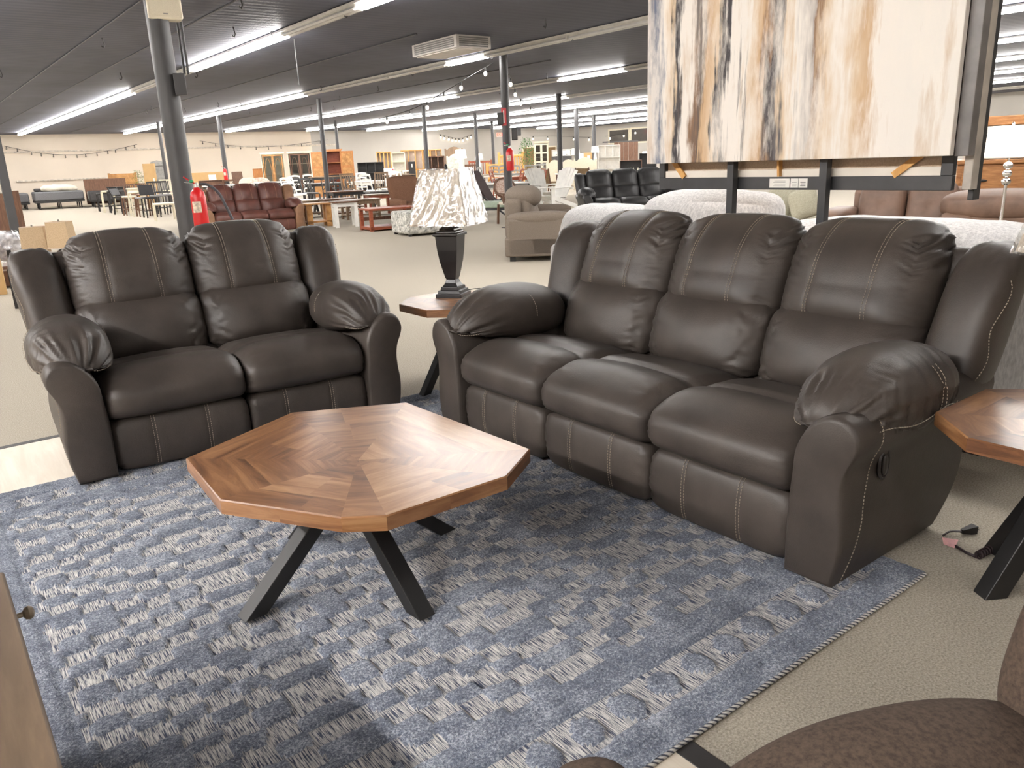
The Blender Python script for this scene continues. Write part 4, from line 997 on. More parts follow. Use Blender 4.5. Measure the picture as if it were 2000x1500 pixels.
# ceiling vent
v = thing('ceiling_vent', 'white square air diffuser hanging under the dark ceiling', 'vent', (8.42, 12.55, CZ), 0)
VW = plain('vent_white', (196, 190, 184), rough=0.4, var=0.03); VD = plain('vent_slats', (120, 117, 114), rough=0.5)
MB().bx(-0.36, 0.36, -0.72, 0.72, -0.20, 0).build('plenum', VW, v, smooth=False)
MB().bx(-0.30, 0.30, -0.66, 0.66, -0.215, -0.20).build('bottom_plate', VW, v, smooth=False)
for a, b in ((0, -1), (-1, 0), (0, 1), (1, 0)):
    m = MB()
    for j in range(5):
        z = -0.165 + j * 0.033
        if a: m.bx(a * 0.36 - 0.008, a * 0.36 + 0.008, -0.64, 0.64, z - 0.012, z + 0.008)
        else: m.bx(-0.30, 0.30, b * 0.72 - 0.008, b * 0.72 + 0.008, z - 0.014, z + 0.008)
    m.build('grille', VD, v, smooth=False)
# conduit runs under the deck and hanging wires
for i, (x, y0, y1) in enumerate(((2.9, 3, 45), (3.9, 6, 45), (7.4, 12, 45), (12.0, 14, 45))):
    o = MB().tube([(x, y0, CZ - 0.015), (x, y1, CZ - 0.015)], 0.011, 6).build('ceiling_conduit', POSTM); tag(o, ['thin grey conduit under the ceiling, nearest the left wall', 'thin grey conduit under the ceiling running to the thick near post', 'thin grey conduit under the ceiling between the first two light rows', 'thin grey conduit under the ceiling beyond the square vent'][i], 'conduit')
q = AT(574, 70, 13); o = MB().tube([(q.x, q.y, CZ), (q.x, q.y, AT(576, 165, 13).z)], [0.012, 0.008], 6).build('hanging_wire', POSTM); tag(o, 'single grey wire hanging from the ceiling beside the first light row', 'wire')
for i in range(34):
    x, y = random.Random(i).uniform(2, 16), random.Random(i + 99).uniform(7, 30)
    o = MB().tube([(x, y, CZ), (x + 0.02, y, CZ - 0.1), (x, y, CZ - 0.14), (x - 0.03, y, CZ - 0.12)], 0.012, 5).build('ceiling_hook', POSTM); tag(o, 'small dark wire hook hanging from the ceiling deck', 'hook', 'wire hooks under the ceiling')
BULB = glow('bulb_glass', (255, 244, 225), 2.0); BULB_OFF = plain('dark_bulb_glass', (120, 114, 106), rough=0.15)
def string_light(label, pts, n, sag=0.0, r=0.03, mb_=None):
    t = thing('string_light', label, 'string lights', pts[0], 0); o = Vector(pts[0]); P = [Vector(p) - o for p in pts]
    L = catmull([tuple(p) for p in P], 12)
    MB().tube(L, 0.009, 5).build('cable', BLKP, t)
    for k in range(n):
        i = int((k + 0.5) / n * (len(L) - 1)); p = Vector(L[i])
        s = MB().tube([p, p - Vector((0, 0, r * 2.2))], r * 0.55, 6).build('bulb_socket', BLKP, t); MB().puff(p - Vector((0, 0, r * 3.3)), (r, r, r * 1.35), 2, 6).build('bulb', mb_ or BULB, s)
    return t
string_light('long string of bulbs sagging along the wall above the beds', [AWALL(8, 285), AWALL(80, 299), AWALL(150, 302), AWALL(215, 294), AWALL(268, 282)], 13, r=0.035, mb_=BULB_OFF)
string_light('string of bulbs along the wall right of the thick near post', [AWALL(390, 275), AWALL(440, 283), AWALL(500, 287), AWALL(560, 284), AWALL(640, 273)], 9, r=0.035, mb_=BULB_OFF)
string_light('arc of bulbs on the wall over the arched headboard', [AWALL(858, 262), AWALL(880, 268), AWALL(900, 270), AWALL(922, 262)], 9, r=0.055)
string_light('string of bulbs along the grey wall right of the dark post', [AWALL(1035, 266), AWALL(1090, 266), AWALL(1150, 268), AWALL(1200, 264), AWALL(1250, 252)], 9, r=0.055)
string_light('string of bulbs hung under the ceiling left of the post with the red sign', [AT(740, 232, 19), AT(800, 215, 17.5), AT(850, 190, 16.5), AT(900, 160, 16), AT(965, 122, 15.8)], 6, r=0.035)
string_light('short string of bulbs falling from the post with the red sign', [AT(994, 146, 15.6), AT(1005, 172, 17), AT(1020, 196, 19), AT(1045, 214, 22)], 4, r=0.035)
# pipes on the far wall
for px0, px1, py, lb in ((0, 700, 283, 'thin pipe along the top of the far wall'), (55, 300, 349, 'pale electrical raceway along the far wall behind the beds')):
    a, b = AT(px0, py, 37), AT(px1, py, 37); z = (a.z + b.z) / 2
    o = MB().tube([(0.5 if px0 == 0 else 5, Y1 - 0.05, z), (22 if px0 == 0 else 12, Y1 - 0.05, z)], 0.05, 6).build('wall_pipe', plain('pipe_paint', (206, 196, 182), rough=0.6)); tag(o, lb, 'pipe')

# ================================================================== painting rack behind the sofa
def painting_mat():
    m, nt, b = new_mat('abstract_painting'); tc = N(nt, 'ShaderNodeTexCoord'); sp = N(nt, 'ShaderNodeSeparateXYZ'); nt.links.new(tc.outputs['Object'], sp.inputs[0])
    def noi(sx, sz, sc, det=5.0, off=0.0):
        mp = N(nt, 'ShaderNodeMapping'); mp.inputs['Scale'].default_value = (sx, 1, sz); mp.inputs['Location'].default_value = (off, off, off); nt.links.new(tc.outputs['Object'], mp.inputs['Vector'])
        n = N(nt, 'ShaderNodeTexNoise', Scale=sc, Detail=det, Roughness=0.65); nt.links.new(mp.outputs[0], n.inputs['Vector']); return n.outputs['Fac']
    def mth(op, a, c, d=None):
        x = N(nt, 'ShaderNodeMath', operation=op)
        for i, q in enumerate((a, c, d)):
            if q is None: continue
            if isinstance(q, (int, float)): x.inputs[i].default_value = q
            else: nt.links.new(q, x.inputs[i])
        return x.outputs[0]
    wob = noi(2.0, 0.9, 2.0, 4.0); fine = noi(20.0, 1.5, 2.0, 8.0, 3.0)
    x = mth('DIVIDE', sp.outputs['X'], 1.72); x = mth('MULTIPLY_ADD', mth('SUBTRACT', wob, 0.5), 0.12, x); x = mth('MULTIPLY_ADD', mth('SUBTRACT', fine, 0.5), 0.10, x)
    W0, T1, T2, BR, BK, BG, GR = (238, 231, 222), (216, 192, 162), (200, 166, 128), (140, 106, 78), (58, 53, 56), (104, 112, 132), (178, 171, 166)
    stops = [(0.0, GR), (0.03, BG), (0.055, BG), (0.075, W0), (0.105, T1), (0.118, BK), (0.132, BK), (0.145, W0), (0.17, W0), (0.19, BR), (0.215, (96, 82, 74)), (0.235, T2), (0.27, T1), (0.285, BK), (0.305, BK), (0.318, W0), (0.36, W0), (0.385, T1), (0.425, T2), (0.44, BR), (0.462, BK), (0.485, (104, 98, 98)), (0.505, T1), (0.535, W0), (0.575, GR), (0.59, BR), (0.62, T1), (0.66, W0), (0.70, T1), (0.73, T2), (0.75, W0), (1.0, (232, 226, 218))]
    col = ramp(nt, x, stops)
    def mix(fac, a, c):
        n = N(nt, 'ShaderNodeMix', data_type='RGBA'); nt.links.new(fac, n.inputs['Factor']); nt.links.new(a, n.inputs['A'])
        if isinstance(c, tuple): n.inputs['B'].default_value = lin(c)
        else: nt.links.new(c, n.inputs['B'])
        return n.outputs['Result']
    wash = N(nt, 'ShaderNodeMapRange'); wash.inputs['From Min'].default_value = 0.46; wash.inputs['From Max'].default_value = 0.62; nt.links.new(noi(5.0, 1.3, 1.5, 6.0, 9.0), wash.inputs['Value'])
    wf = mth('MULTIPLY', wash.outputs['Result'], 0.8); col = mix(wf, col, (240, 232, 222))
    tan = N(nt, 'ShaderNodeMapRange'); tan.inputs['From Min'].default_value = 0.55; tan.inputs['From Max'].default_value = 0.70; nt.links.new(noi(7.0, 1.0, 1.7, 6.0, 21.0), tan.inputs['Value'])
    tf = mth('MULTIPLY', tan.outputs['Result'], 0.6); col = mix(tf, col, (196, 166, 132))
    dk = N(nt, 'ShaderNodeMapRange'); dk.inputs['From Min'].default_value = 0.585; dk.inputs['From Max'].default_value = 0.66; nt.links.new(noi(13.0, 0.75, 1.5, 7.0, 33.0), dk.inputs['Value'])
    left = N(nt, 'ShaderNodeMapRange'); left.inputs['From Min'].default_value = 0.62; left.inputs['From Max'].default_value = 0.45; nt.links.new(x, left.inputs['Value'])
    col = mix(mth('MULTIPLY', mth('MULTIPLY', dk.outputs['Result'], left.outputs['Result']), 0.8), col, (84, 72, 66))
    nt.links.new(col, b.inputs['Base Color']); b.inputs['Roughness'].default_value = 0.6; bump(nt, b, fine, 0.35, 0.006); return m
PX = 3.40
def on_x(px, py, X):
    d = ray(px, py); t = X / d[0]; return Vector((X, d[1] * t, d[2] * t + H))
cL, cR = on_x(1263, 322, PX), on_x(1855, 302, PX)
pt = thing('abstract_painting', 'large abstract canvas of beige, brown and slate streaks above the three-seat sofa', 'painting', (PX, cL.y, (cL.z + cR.z) / 2), -PI / 2)
cw_ = cL.y - cR.y
o = MB().bx(0, cw_, 0.0, 0.035, 0, 1.15).build('canvas', painting_mat(), pt, bevel=0.003)
MB().bx(0.02, cw_ - 0.02, 0.036, 0.05, 0.02, 1.13).build('stretcher', PINE, pt, smooth=False)
# steel rack posts and rails
RK = plain('rack_steel', (50, 50, 52), rough=0.45)
rk = thing('display_rack', 'dark steel stand whose two posts hold the big painting behind the sofa', 'rack', (PX + 0.08, 0, 0), 0)
for px, py in ((1429, 380), (1609, 380)):
    p = on_x(px, py, PX + 0.08); MB().bx(-0.02, 0.02, p.y - 0.019, p.y + 0.019, 0.0, 2.6).build('post', RK, rk, smooth=False); MB().bx(-0.16, 0.12, p.y - 0.03, p.y + 0.03, 0.0, 0.012).build('foot', RK, rk, smooth=False)
MB().bx(0.0, 0.018, 1.5, 3.2, 1.6, 1.64).build('rail', RK, rk, smooth=False)
# a second canvas hung back to front
BX_ = PX + 0.13
rl0, rl1 = on_x(1290, 372, BX_), on_x(1860, 368, BX_); zb = (rl0.z + rl1.z) / 2; yl, yr = rl0.y, rl1.y
bk = thing('reversed_canvas', 'black-framed canvas hung back to front showing its wooden braces below the painting', 'painting', (BX_, 0, 0), 0)
m = MB(); fz = 0.062
m.bx(-0.012, 0.02, yr, yl, zb, zb + fz); m.bx(-0.012, 0.02, yr, yr + 0.05, zb + fz, zb + 1.0); m.bx(-0.012, 0.02, yl - 0.04, yl, zb + fz, zb + 1.0); m.bx(-0.012, 0.02, yr, yl, zb + 1.0, zb + 1.06); m.build('frame', RK, bk, bevel=0.002)
MB().bx(0.018, 0.021, yr + 0.045, yl - 0.035, zb + fz - 0.01, zb + 1.0).build('canvas_back', fabric('raw_canvas', (184, 164, 144), (202, 184, 164), 120, bs=0.1), bk, smooth=False)
MB().bx(-0.002, 0.0175, yr + 0.05, yl - 0.04, zb + fz, zb + fz + 0.035).build('folded_edge', plain('canvas_edge', (232, 224, 212), rough=0.8, var=0.02), bk, smooth=False)
for (pa, pb) in (((1338, 352), (1322, 322)), ((1524, 350), (1524, 300)), ((1745, 352), (1790, 310))):
    a, b = on_x(*pa, BX_ - 0.004), on_x(*pb, BX_ - 0.004); a.z = zb + fz + 0.002; d = (b - a); b = a + d * 2.2
    MB().bar((-0.009, a.y, a.z), (-0.009, b.y, b.z), 0.012, 0.03).build('brace', PINE, bk, smooth=False)
for px0, px1, lb in ((1503, 1542, 'wide white paper label'), (1544, 1559, 'white price label'), (1560, 1577, 'white barcode label')):
    a, b = on_x(px0, 360, BX_ - 0.013), on_x(px1, 360, BX_ - 0.013)
    l = MB().bx(-0.0145, -0.0125, b.y, a.y, zb + 0.01, zb + fz - 0.008).build('paper_label', WHITE, bk, smooth=False); l['label'] = lb
    m = MB(); w_ = a.y - b.y
    for k in range(4 if px1 - px0 > 20 else 3): m.bx(-0.0152, -0.0144, b.y + w_ * 0.2, a.y - w_ * (0.2 + 0.05 * (k % 2)), zb + 0.018 + k * 0.008, zb + 0.0195 + k * 0.008 + (0.003 if px0 == 1560 else 0))
    m.build('print', GREYP, l, smooth=False)
# framed pieces seen edge-on at the right end of the rack
for i, (px, w, mt_, lb, zt, zo) in enumerate(((1868, 0.045, plain('pewter_edge', (112, 108, 106), rough=0.4), 'pewter grey frame edge beside the right end of the painting', 2.7, 0.14), (1888, 0.03, plain('silver_edge', (176, 168, 158), rough=0.35), 'silver-beige framed panel edge at the right end of the rack', 2.8, 0.005), (1900, 0.02, RK, 'black framed panel standing last on the rack behind the silver one', 2.8, -0.04))):
    p = on_x(px, 360, PX + 0.07 + i * 0.06)
    t = thing('framed_panel', lb, 'frame', (p.x, p.y, zb + zo), 0)
    MB().bx(-0.03, 0.03, -w, w * 0.2, 0, zt - zb).build('frame_edge', mt_, t, bevel=0.003); MB().bx(-0.02, 0.032, -w * 0.9, 0, 0.01, 0.05).build('corner_block', RK, t, smooth=False)

# ================================================================== grey sectional behind the sofa
CHEN = fabric('grey_chenille', (186, 184, 184), (222, 220, 218), scale=26, aniso=(3, 3, 0.7), bs=0.6)
gs = thing('sectional_sofa', 'pale grey chenille sectional sofa standing behind the painting rack', 'sofa', (3.70, 2.85, 0), -PI / 2)
# local: x along the length (towards -Y world), y towards +X world
MB().bx(-1.55, 1.75, 0.0, 0.24, 0.06, 0.80).build('back_frame', CHEN, gs, bevel=0.05, seg=4)
MB().bx(-1.50, 1.70, 0.1, 1.0, 0.05, 0.42).build('base', CHEN, gs, bevel=0.04, seg=3)
for x0, x1, zt, nm in ((-1.60, -0.82, 1.05, 'a'), (-0.82, 0.16, 1.15, 'b'), (0.18, 1.66, 1.02, 'c')):
    h = ((x1 - x0) / 2, 0.24, (zt - 0.66) / 2)
    cushion('back_cushion', CHEN, gs, h, (5.0, 2.6), (26, 16, 16), lambda p, s: Vector((p[0], p[1] + max(0, p[2]) * 0.3, p[2] + 0.02 * (1 - s[0] ** 2))), lambda s, co: ridge(co.x * 9, co.y * 7, co.z * 5, 0.008), loc=((x0 + x1) / 2, 0.26, (zt + 0.66) / 2))
for k in range(3): cushion('seat_cushion', CHEN, gs, (0.52, 0.40, 0.10), (5, 3), (16, 14, 8), loc=(-0.97 + k * 1.05, 0.62, 0.48))
for sx in (-1, 1):
    for sy in (0.06, 0.9): MB().bx(-0.04 + sx * 1.42, 0.04 + sx * 1.42, sy - 0.04, sy + 0.04, 0, 0.06).build('leg', BLKP, gs, smooth=False)

# ================================================================== sofas and chairs on the far side of the rack
TAUPE = fabric('taupe_microfibre', (106, 96, 86), (126, 115, 104), scale=120, bs=0.15)
def plain_sofa(label, loc, rz, w, LM, group=None, d=0.95, arm=0.24, roll=True, n=3, name='sofa', ah=0.64, bh=0.92, tuft=False):
    t = thing(name, label, 'sofa', loc, rz, group)
    MB().bx(-w / 2, w / 2, 0.03, d, 0.07, 0.34).build('base', LM, t, bevel=0.03, seg=3)
    MB().bx(-w / 2 + arm * 0.7, w / 2 - arm * 0.7, d - 0.24, d, 0.3, bh - 0.06).build('back_frame', LM, t, bevel=0.06, seg=3)
    iw = (w - 2 * arm) / n
    for s in (-1, 1):
        X = s * (w / 2 - arm / 2)
        m = MB(); m.bx(X - arm / 2, X + arm / 2, 0, d - 0.03, 0.07, ah - 0.06); m.build('arm', LM, t, bevel=0.04, seg=3)
        cushion('arm_pad', LM, t, (arm / 2 + 0.015, d / 2 - 0.02, 0.085), 2.8, (12, 18, 10), loc=(X, d / 2 - 0.02, ah - 0.06))
        for y in (0.08, d - 0.1): MB().bx(X - 0.04, X + 0.04, y - 0.04, y + 0.04, 0, 0.07).build('leg', BLKP, t, smooth=False)
    for k in range(n):
        x = (k - (n - 1) / 2) * iw
        cushion('seat_cushion', LM, t, (iw / 2 - 0.004, 0.34, 0.09), (5, 3), (14, 14, 8), loc=(x, 0.36, 0.40))
        def fb(p, s): return Vector((p[0], p[1] + p[2] * 0.25, p[2]))
        def wb(s, co): return (-0.03 * math.exp(-((s[0] * s[0]) + (s[2] ** 2)) / 0.05) if tuft and s[1] < -0.5 else 0.0) + ridge(co.x * 5 + k, co.y * 5, co.z * 5, 0.008)
        cushion('back_cushion', LM, t, (iw / 2 - 0.004, 0.13, (bh - 0.46) / 2 + 0.02), (4, 2.6), (16, 10, 14), fb, wb, loc=(x, d - 0.30, (bh + 0.46) / 2))
    return t
p = FL(988, 513); p2 = p + Vector((0.42, -0.4, 0))
ts = plain_sofa('taupe microfibre sofa seen from its arm end with a round bolster', (7.99, 8.92, 0), math.radians(48.6), 1.9, TAUPE, ah=0.66, n=2)
q = AT(1022, 384, 11.25); bs_ = thing('bolster_cushion', 'round taupe bolster cushion lying on the taupe sofa arm', 'cushion', q, math.radians(40))
cushion('cover', TAUPE, bs_, (0.27, 0.26, 0.165), 2.3, (20, 20, 14)); MB().puff((0, -0.255, 0), (0.02, 0.012, 0.02), 2, 6).build('button', TAUPE, bs_)
DKL = leather('black_leather', (48, 47, 47), rough=0.38)
q = W(1215, 17.0); recliner_sofa('dark_recliner_sofa', 'black leather three-seat recliner sofa beyond the grey sectional', 'sofa', 3, 0.62, 0.60, DKL, (q.x + 0.3, q.y - 0.1, 0), face_cam(q) + math.radians(14), fine=False, seams=False)
RUST = leather('russet_leather', (98, 62, 54), rough=0.36); TAN = leather('tan_hide', (140, 104, 78), rough=0.5)
bs = recliner_sofa('leather_sofa', 'russet brown leather three-seat reclining sofa behind the loveseat', 'sofa', 3, 0.60, 0.575, RUST, (6.55, 18.15, 0), face_cam(Vector((6.55, 18.1, 0))) * 0.45, fine=False, thread=TAN)
for ch in bs.children:
    if ch.name.startswith(('arm_front', 'arm_side', 'back_shell', 'back_wing')): ch.data = ch.data.copy(); ch.data.materials[0] = TAN
BRT = leather('tufted_brown', (112, 88, 74), rough=0.5)
q = W(1770, 8.3); TSF = plain_sofa('tufted taupe brown sofa seen under the painting rack on the right', (q.x - 0.30, q.y - 0.02, 0), math.radians(-76), 1.6, BRT, n=2, ah=0.70, bh=0.98, tuft=True, name='tufted_sofa', arm=0.3)
cushion('return_back', BRT, TSF, (0.55, 0.36, 0.16), 3.0, (18, 14, 10), loc=(0.95, 0.35, 0.76))
MB().bx(0.45, 1.45, 0.03, 0.68, 0.06, 0.70).build('return_base', BRT, TSF, bevel=0.05, seg=3)
OLV = fabric('olive_cloth', (150, 146, 128), (168, 164, 146), scale=80)
q = AT(1546, 390, 9.3); plain_sofa('olive grey sofa end behind the grey sectional', (q.x - 0.42, q.y + 0.30, 0), math.radians(-78), 1.3, OLV, n=2, ah=0.58, bh=0.84, name='olive_sofa')
for px, py, a, lb in ((1524, 390, 0.35, 'olive grey throw pillow tilted under the labels on the rack'), (1570, 398, -0.3, 'olive grey throw pillow half hidden beside the right rack post')):
    q = AT(px, py, 9.4 if px < 1540 else 9.0); t = thing('throw_pillow', lb, 'pillow', q, face_cam(q)); c = cushion('cover', OLV, t, (0.16, 0.08, 0.17), (5, 2.2), (16, 8, 16)); c.rotation_euler = (-0.2, a, 0); MB().tube([(-0.15, 0.0, -0.17), (0.15, 0, -0.17)], 0.006, 5).build('piping', OLV, t)

# brown wing recliner, patterned ottoman and mint bench
q = W(800, 19.5); recl = thing('wing_chair', 'brown suede chair with a winged back behind the patterned ottoman', 'armchair', q, face_cam(q) + 0.5)
BSU = fabric('cocoa_suede', (106, 76, 58), (130, 96, 76), scale=70, bs=0.2)
cushion('backrest', BSU, recl, (0.42, 0.14, 0.42), (4.2, 2.8), (18, 10, 18), lambda p, s: Vector((p[0] * (1 + 0.16 * s[2]), p[1] + p[2] * 0.2, p[2])), loc=(0, 0.3, 0.68))
cushion('seat', BSU, recl, (0.36, 0.36, 0.14), (5, 3), (12, 12, 8), loc=(0, -0.05, 0.34))
for s in (-1, 1): MB().bx(s * 0.40 - 0.09, s * 0.40 + 0.09, -0.38, 0.25, 0.03, 0.56).build('arm', BSU, recl, bevel=0.05, seg=3)
q = W(815, 15.6); ott = thing('ottoman', 'large ottoman in grey and white swirl fabric below the lamp shade', 'ottoman', (8.55, 13.95, 0), math.radians(-8))
SWIRL = fabric('swirl_cloth', (112, 112, 106), (222, 219, 210), scale=13, bs=0.2)
MB().bx(-0.62, 0.62, -0.45, 0.45, 0.04, 0.47).build('upholstered_block', SWIRL, ott, bevel=0.05, seg=4)
for sx in (-1, 1):
    for sy in (-1, 1): MB().bx(sx * 0.55 - 0.03, sx * 0.55 + 0.03, sy * 0.38 - 0.03, sy * 0.38 + 0.03, 0, 0.05).build('leg', BLKP, ott, smooth=False)
q = W(958, 18.2); bn = thing('bench', 'bench with pale mint seat and black legs between the lamp and taupe sofa', 'bench', (11.05, 14.95, 0), face_cam(q) - 0.25)
MB().bx(-0.55, 0.55, -0.26, 0.26, 0.33, 0.47).build('seat', MINT, bn, bevel=0.03, seg=3); MB().bx(-0.55, 0.55, -0.26, 0.26, 0.28, 0.33).build('apron', BLKP, bn, smooth=False)
for sx in (-1, 1):
    for sy in (-1, 1): MB().bar((sx * 0.5, sy * 0.22, 0), (sx * 0.5, sy * 0.22, 0.3), 0.035, w1=0.055).build('leg', BLKP, bn, smooth=False)
q = W(965, 20.5); lo = thing('sling_chair', 'dark slanted sling lounge chair just right of the lamp shade', 'chair', q, face_cam(q) + 1.2)
DBR = fabric('dark_brown_weave', (52, 42, 42), (72, 60, 58), scale=60)
MB().bar((0, -0.35, 0.32), (0, 0.12, 0.36), 0.58, 0.05, side=(0, 0, 1)).build('seat', DBR, lo, smooth=False); MB().bar((0, 0.1, 0.34), (0, 0.55, 1.12), 0.58, 0.05, side=(0, -1, 0.5)).build('backrest', DBR, lo, smooth=False)
for s in (-1, 1):
    MB().bar((s * 0.30, -0.4, 0), (s * 0.30, 0.3, 0.55), 0.04).build('leg', BLKP, lo, smooth=False); MB().bar((s * 0.30, 0.5, 0), (s * 0.30, -0.1, 0.4), 0.04).build('leg', BLKP, lo, smooth=False)

# ================================================================== tables in front of the dining sets
q = FL(640, 444); table('oak console table with white top and low shelf beside the leather sofa', (8.15, 18.35, 0), face_cam(q) + 0.2, 0.75, 0.6, 0.56, OAK, OAK, leg=0.14, name='end_table', cat='side table', shelf=True, apron=False)
q = W(668, 18.4); table('white end table with dark wood top in the row of low tables', (q.x, q.y, 0), face_cam(q) + 0.15, 0.62, 0.6, 0.60, WALN, WHITE, leg=0.08, name='end_table', cat='side table')
cf = thing('coffee_table', 'open-sided reddish wood coffee table left of the patterned ottoman', 'coffee table', (8.65, 15.75, 0), math.radians(-8))
MB().bx(-0.56, 0.56, -0.36, 0.36, 0.44, 0.48).build('table_top', REDW, cf, bevel=0.006)
for sx in (-1, 1):
    for sy in (-1, 1): MB().bx(sx * 0.51 - 0.035, sx * 0.51 + 0.035, sy * 0.31 - 0.035, sy * 0.31 + 0.035, 0, 0.44).build('leg', REDW, cf, smooth=False)
MB().bx(-0.55, 0.55, -0.345, 0.345, 0.03, 0.09).build('shelf', REDW, cf, smooth=False); MB().bx(-0.48, 0.48, 0.29, 0.31, 0.2, 0.27).build('rail', WALN, cf, smooth=False)
for i, (px, dep, w, d, h, mt_, ml_, lb, tr) in enumerate((
    (615, 22.5, 1.0, 0.6, 0.48, TAUW, WALN, 'low walnut coffee table with pale top behind the oak console', False), (655, 22.0, 0.9, 0.6, 0.52, WALN, TAUW, 'taupe square end table with dark top behind the white end table', False),
    (675, 25.0, 1.1, 0.7, 0.62, WALN, BLKP, 'dark walnut side table in front of the spindle-back chairs', False), (700, 21.0, 1.0, 0.6, 0.52, TAUW, TAUW, 'long taupe coffee table in the second row of low tables', False),
    (738, 22.5, 0.8, 0.6, 0.58, TAUW, REDW, 'reddish side table left of the brown wing chair', False), (752, 24.0, 1.2, 0.7, 0.62, GREYP, CHAR, 'glossy grey-topped table behind the brown wing chair', True),
    (592, 23.5, 0.9, 0.6, 0.46, WHITE, BLKP, 'low white-topped table right behind the leather sofa back', True))):
    q = W(px, dep); table(lb, q, face_cam(q) + 0.3, w, d, h, mt_, ml_, name='coffee_table', cat='coffee table', trestle=tr, leg=0.06, shelf=not tr)
for px, dep, w, h, mt_, ml_, lb in ((437, 27, 1.3, 0.92, WHITE, BLKP, 'round-edged white counter table just above the leather sofa'), (535, 29, 1.3, 0.93, WHITE, CHAR, 'white counter-height table above the right of the leather sofa'), (632, 31, 1.25, 0.78, GREYP, CHAR, 'grey dining table among the cross-back chairs'),
    (645, 34, 1.7, 0.98, TAUW, CHAR, 'tall grey-brown table behind the cross-back chairs'), (715, 32, 1.4, 0.76, WHITE, WHITE, 'white dining table between the two spindle-back chairs'), (780, 34, 1.3, 0.93, TAUW, BLKP, 'dark metal-legged counter table left of the lamp shade top'),
    (985, 36, 2.2, 0.76, TAUW, WHITE, 'long pale dining table among the ladder-back chairs'), (1015, 30, 1.6, 0.74, REDW, REDW, 'reddish dining table before the ladder-back chairs'), (985, 24, 1.4, 0.70, WHITE, GREYP, 'grey trestle table behind the oval-back chair'), (1135, 29, 1.8, 0.80, WHITE, WALN, 'white-topped dark table right of the white garden chair')):
    q = W(px, dep); table(lb, q, face_cam(q) + 0.2, w, 0.85, h, mt_, ml_, trestle=(h > 0.7 and h < 0.77))
# dining chairs
C = {}
def put_chair(key, px, dep, da, label, group=None, **kw):
    q = W(px, dep); rz = face_cam(q) + da
    if key not in C: C[key] = chair(label, q, rz, group=group, **kw)
    else: dup(C[key], q, rz, label, group)
for i, (px, dep, da, lb) in enumerate(((592, 29.5, 0.9, 'grey cross-back chair leftmost at the grey dining table'), (607, 29.0, 0.7, 'grey cross-back chair second from left at the grey dining table'), (644, 28.5, 2.9, 'grey cross-back chair in front of the slim post'), (672, 30.3, -0.8, 'grey cross-back chair at the right end of the grey dining table'), (660, 34.5, 0.3, 'grey cross-back chair behind the grey dining table'))):
    put_chair('x', px, dep, da, lb, mf=CHAR, ms=CHAR, kind='x')
for px, dep, da, lb in ((572, 27.5, 1.0, 'white ladder-back chair nearest the russet sofa wing'), (583, 28.5, 1.1, 'white ladder-back chair beside the grey cross-back pair'), (580, 34, 0.2, 'white ladder-back chair below the second china cabinet'), (603, 36, 0.0, 'white ladder-back chair far behind the grey cross-back pair'), (707, 34.5, 0.0, 'white chair with pierced back left at the white table'), (723, 29.0, 2.6, 'white chair tucked under the white table'), (757, 31, -0.9, 'white ladder-back chair left of the lamp shade'), (800, 37, 0.2, 'white ladder-back chair at the top left of the lamp shade'), (778, 33, 0.2, 'white ladder-back chair under the metal-legged counter table')):
    put_chair('w', px, dep, da, lb, mf=WHITE, ms=WHITE, kind='ladder', bh=1.05)
for px, dep, da, lb in ((685, 27.5, 0.35, 'brown spindle-back chair left of the white dining table'), (742, 27.5, -0.2, 'brown spindle-back chair right of the white dining table')):
    put_chair('s', px, dep, da, lb, mf=TAUW, ms=TAUW, kind='spindle', bh=1.12, w=0.5)
for px, dep, da, lb in ((952, 33.3, 1.2, 'pale grey ladder-back chair at the left end of the long table'), (969, 39, 0.2, 'pale grey ladder-back chair behind the long table, left of the dark post'), (986, 38.3, 0.1, 'pale grey ladder-back chair hidden partly by the dark post'), (1011, 35, 0.25, 'grey ladder-back chair just right of the hung extinguisher'), (1037, 35, 0.1, 'grey ladder-back chair in front of the green tree'), (1049, 37, -0.4, 'grey ladder-back chair right of the green tree'), (1060, 38, -0.2, 'pale grey ladder-back chair below the white glass-door cabinet')):
    put_chair('g', px, dep, da, lb, mf=GREYP, ms=GREYP, kind='ladder', bh=1.08)
for px, dep, da, lb in ((978, 28, 1.3, 'reddish wood ladder chair left of the oval-back chair'), (1004, 28.5, -1.3, 'reddish wood ladder chair behind the oval-back chair'), (1043, 25.5, -1.0, 'reddish slanted ladder chair left of the wicker chair')):
    put_chair('r', px, dep, da, lb, mf=REDW, ms=REDW, kind='ladder', bh=1.0)
for px, dep, da, lb in ((1070, 27.5, 2.6, 'wicker-backed brown chair left of the white garden chair'), (1146, 26.5, 2.7, 'wicker-backed brown chair in front of the ivory headboards'), (1074, 30.5, 1.0, 'wicker-backed brown chair just behind the white garden chair')):
    put_chair('k', px, dep, da, lb, mf=WALN, ms=WICK, kind='panel', bh=1.02, w=0.52)
q = W(998, 17.3); chair('oval-back armchair with floral panel and dark frame behind the taupe sofa', q, face_cam(q) + 0.45, WALN, IVORY, 'oval', bh=1.0, w=0.52, arms=True, name='armchair', lean=0.2)
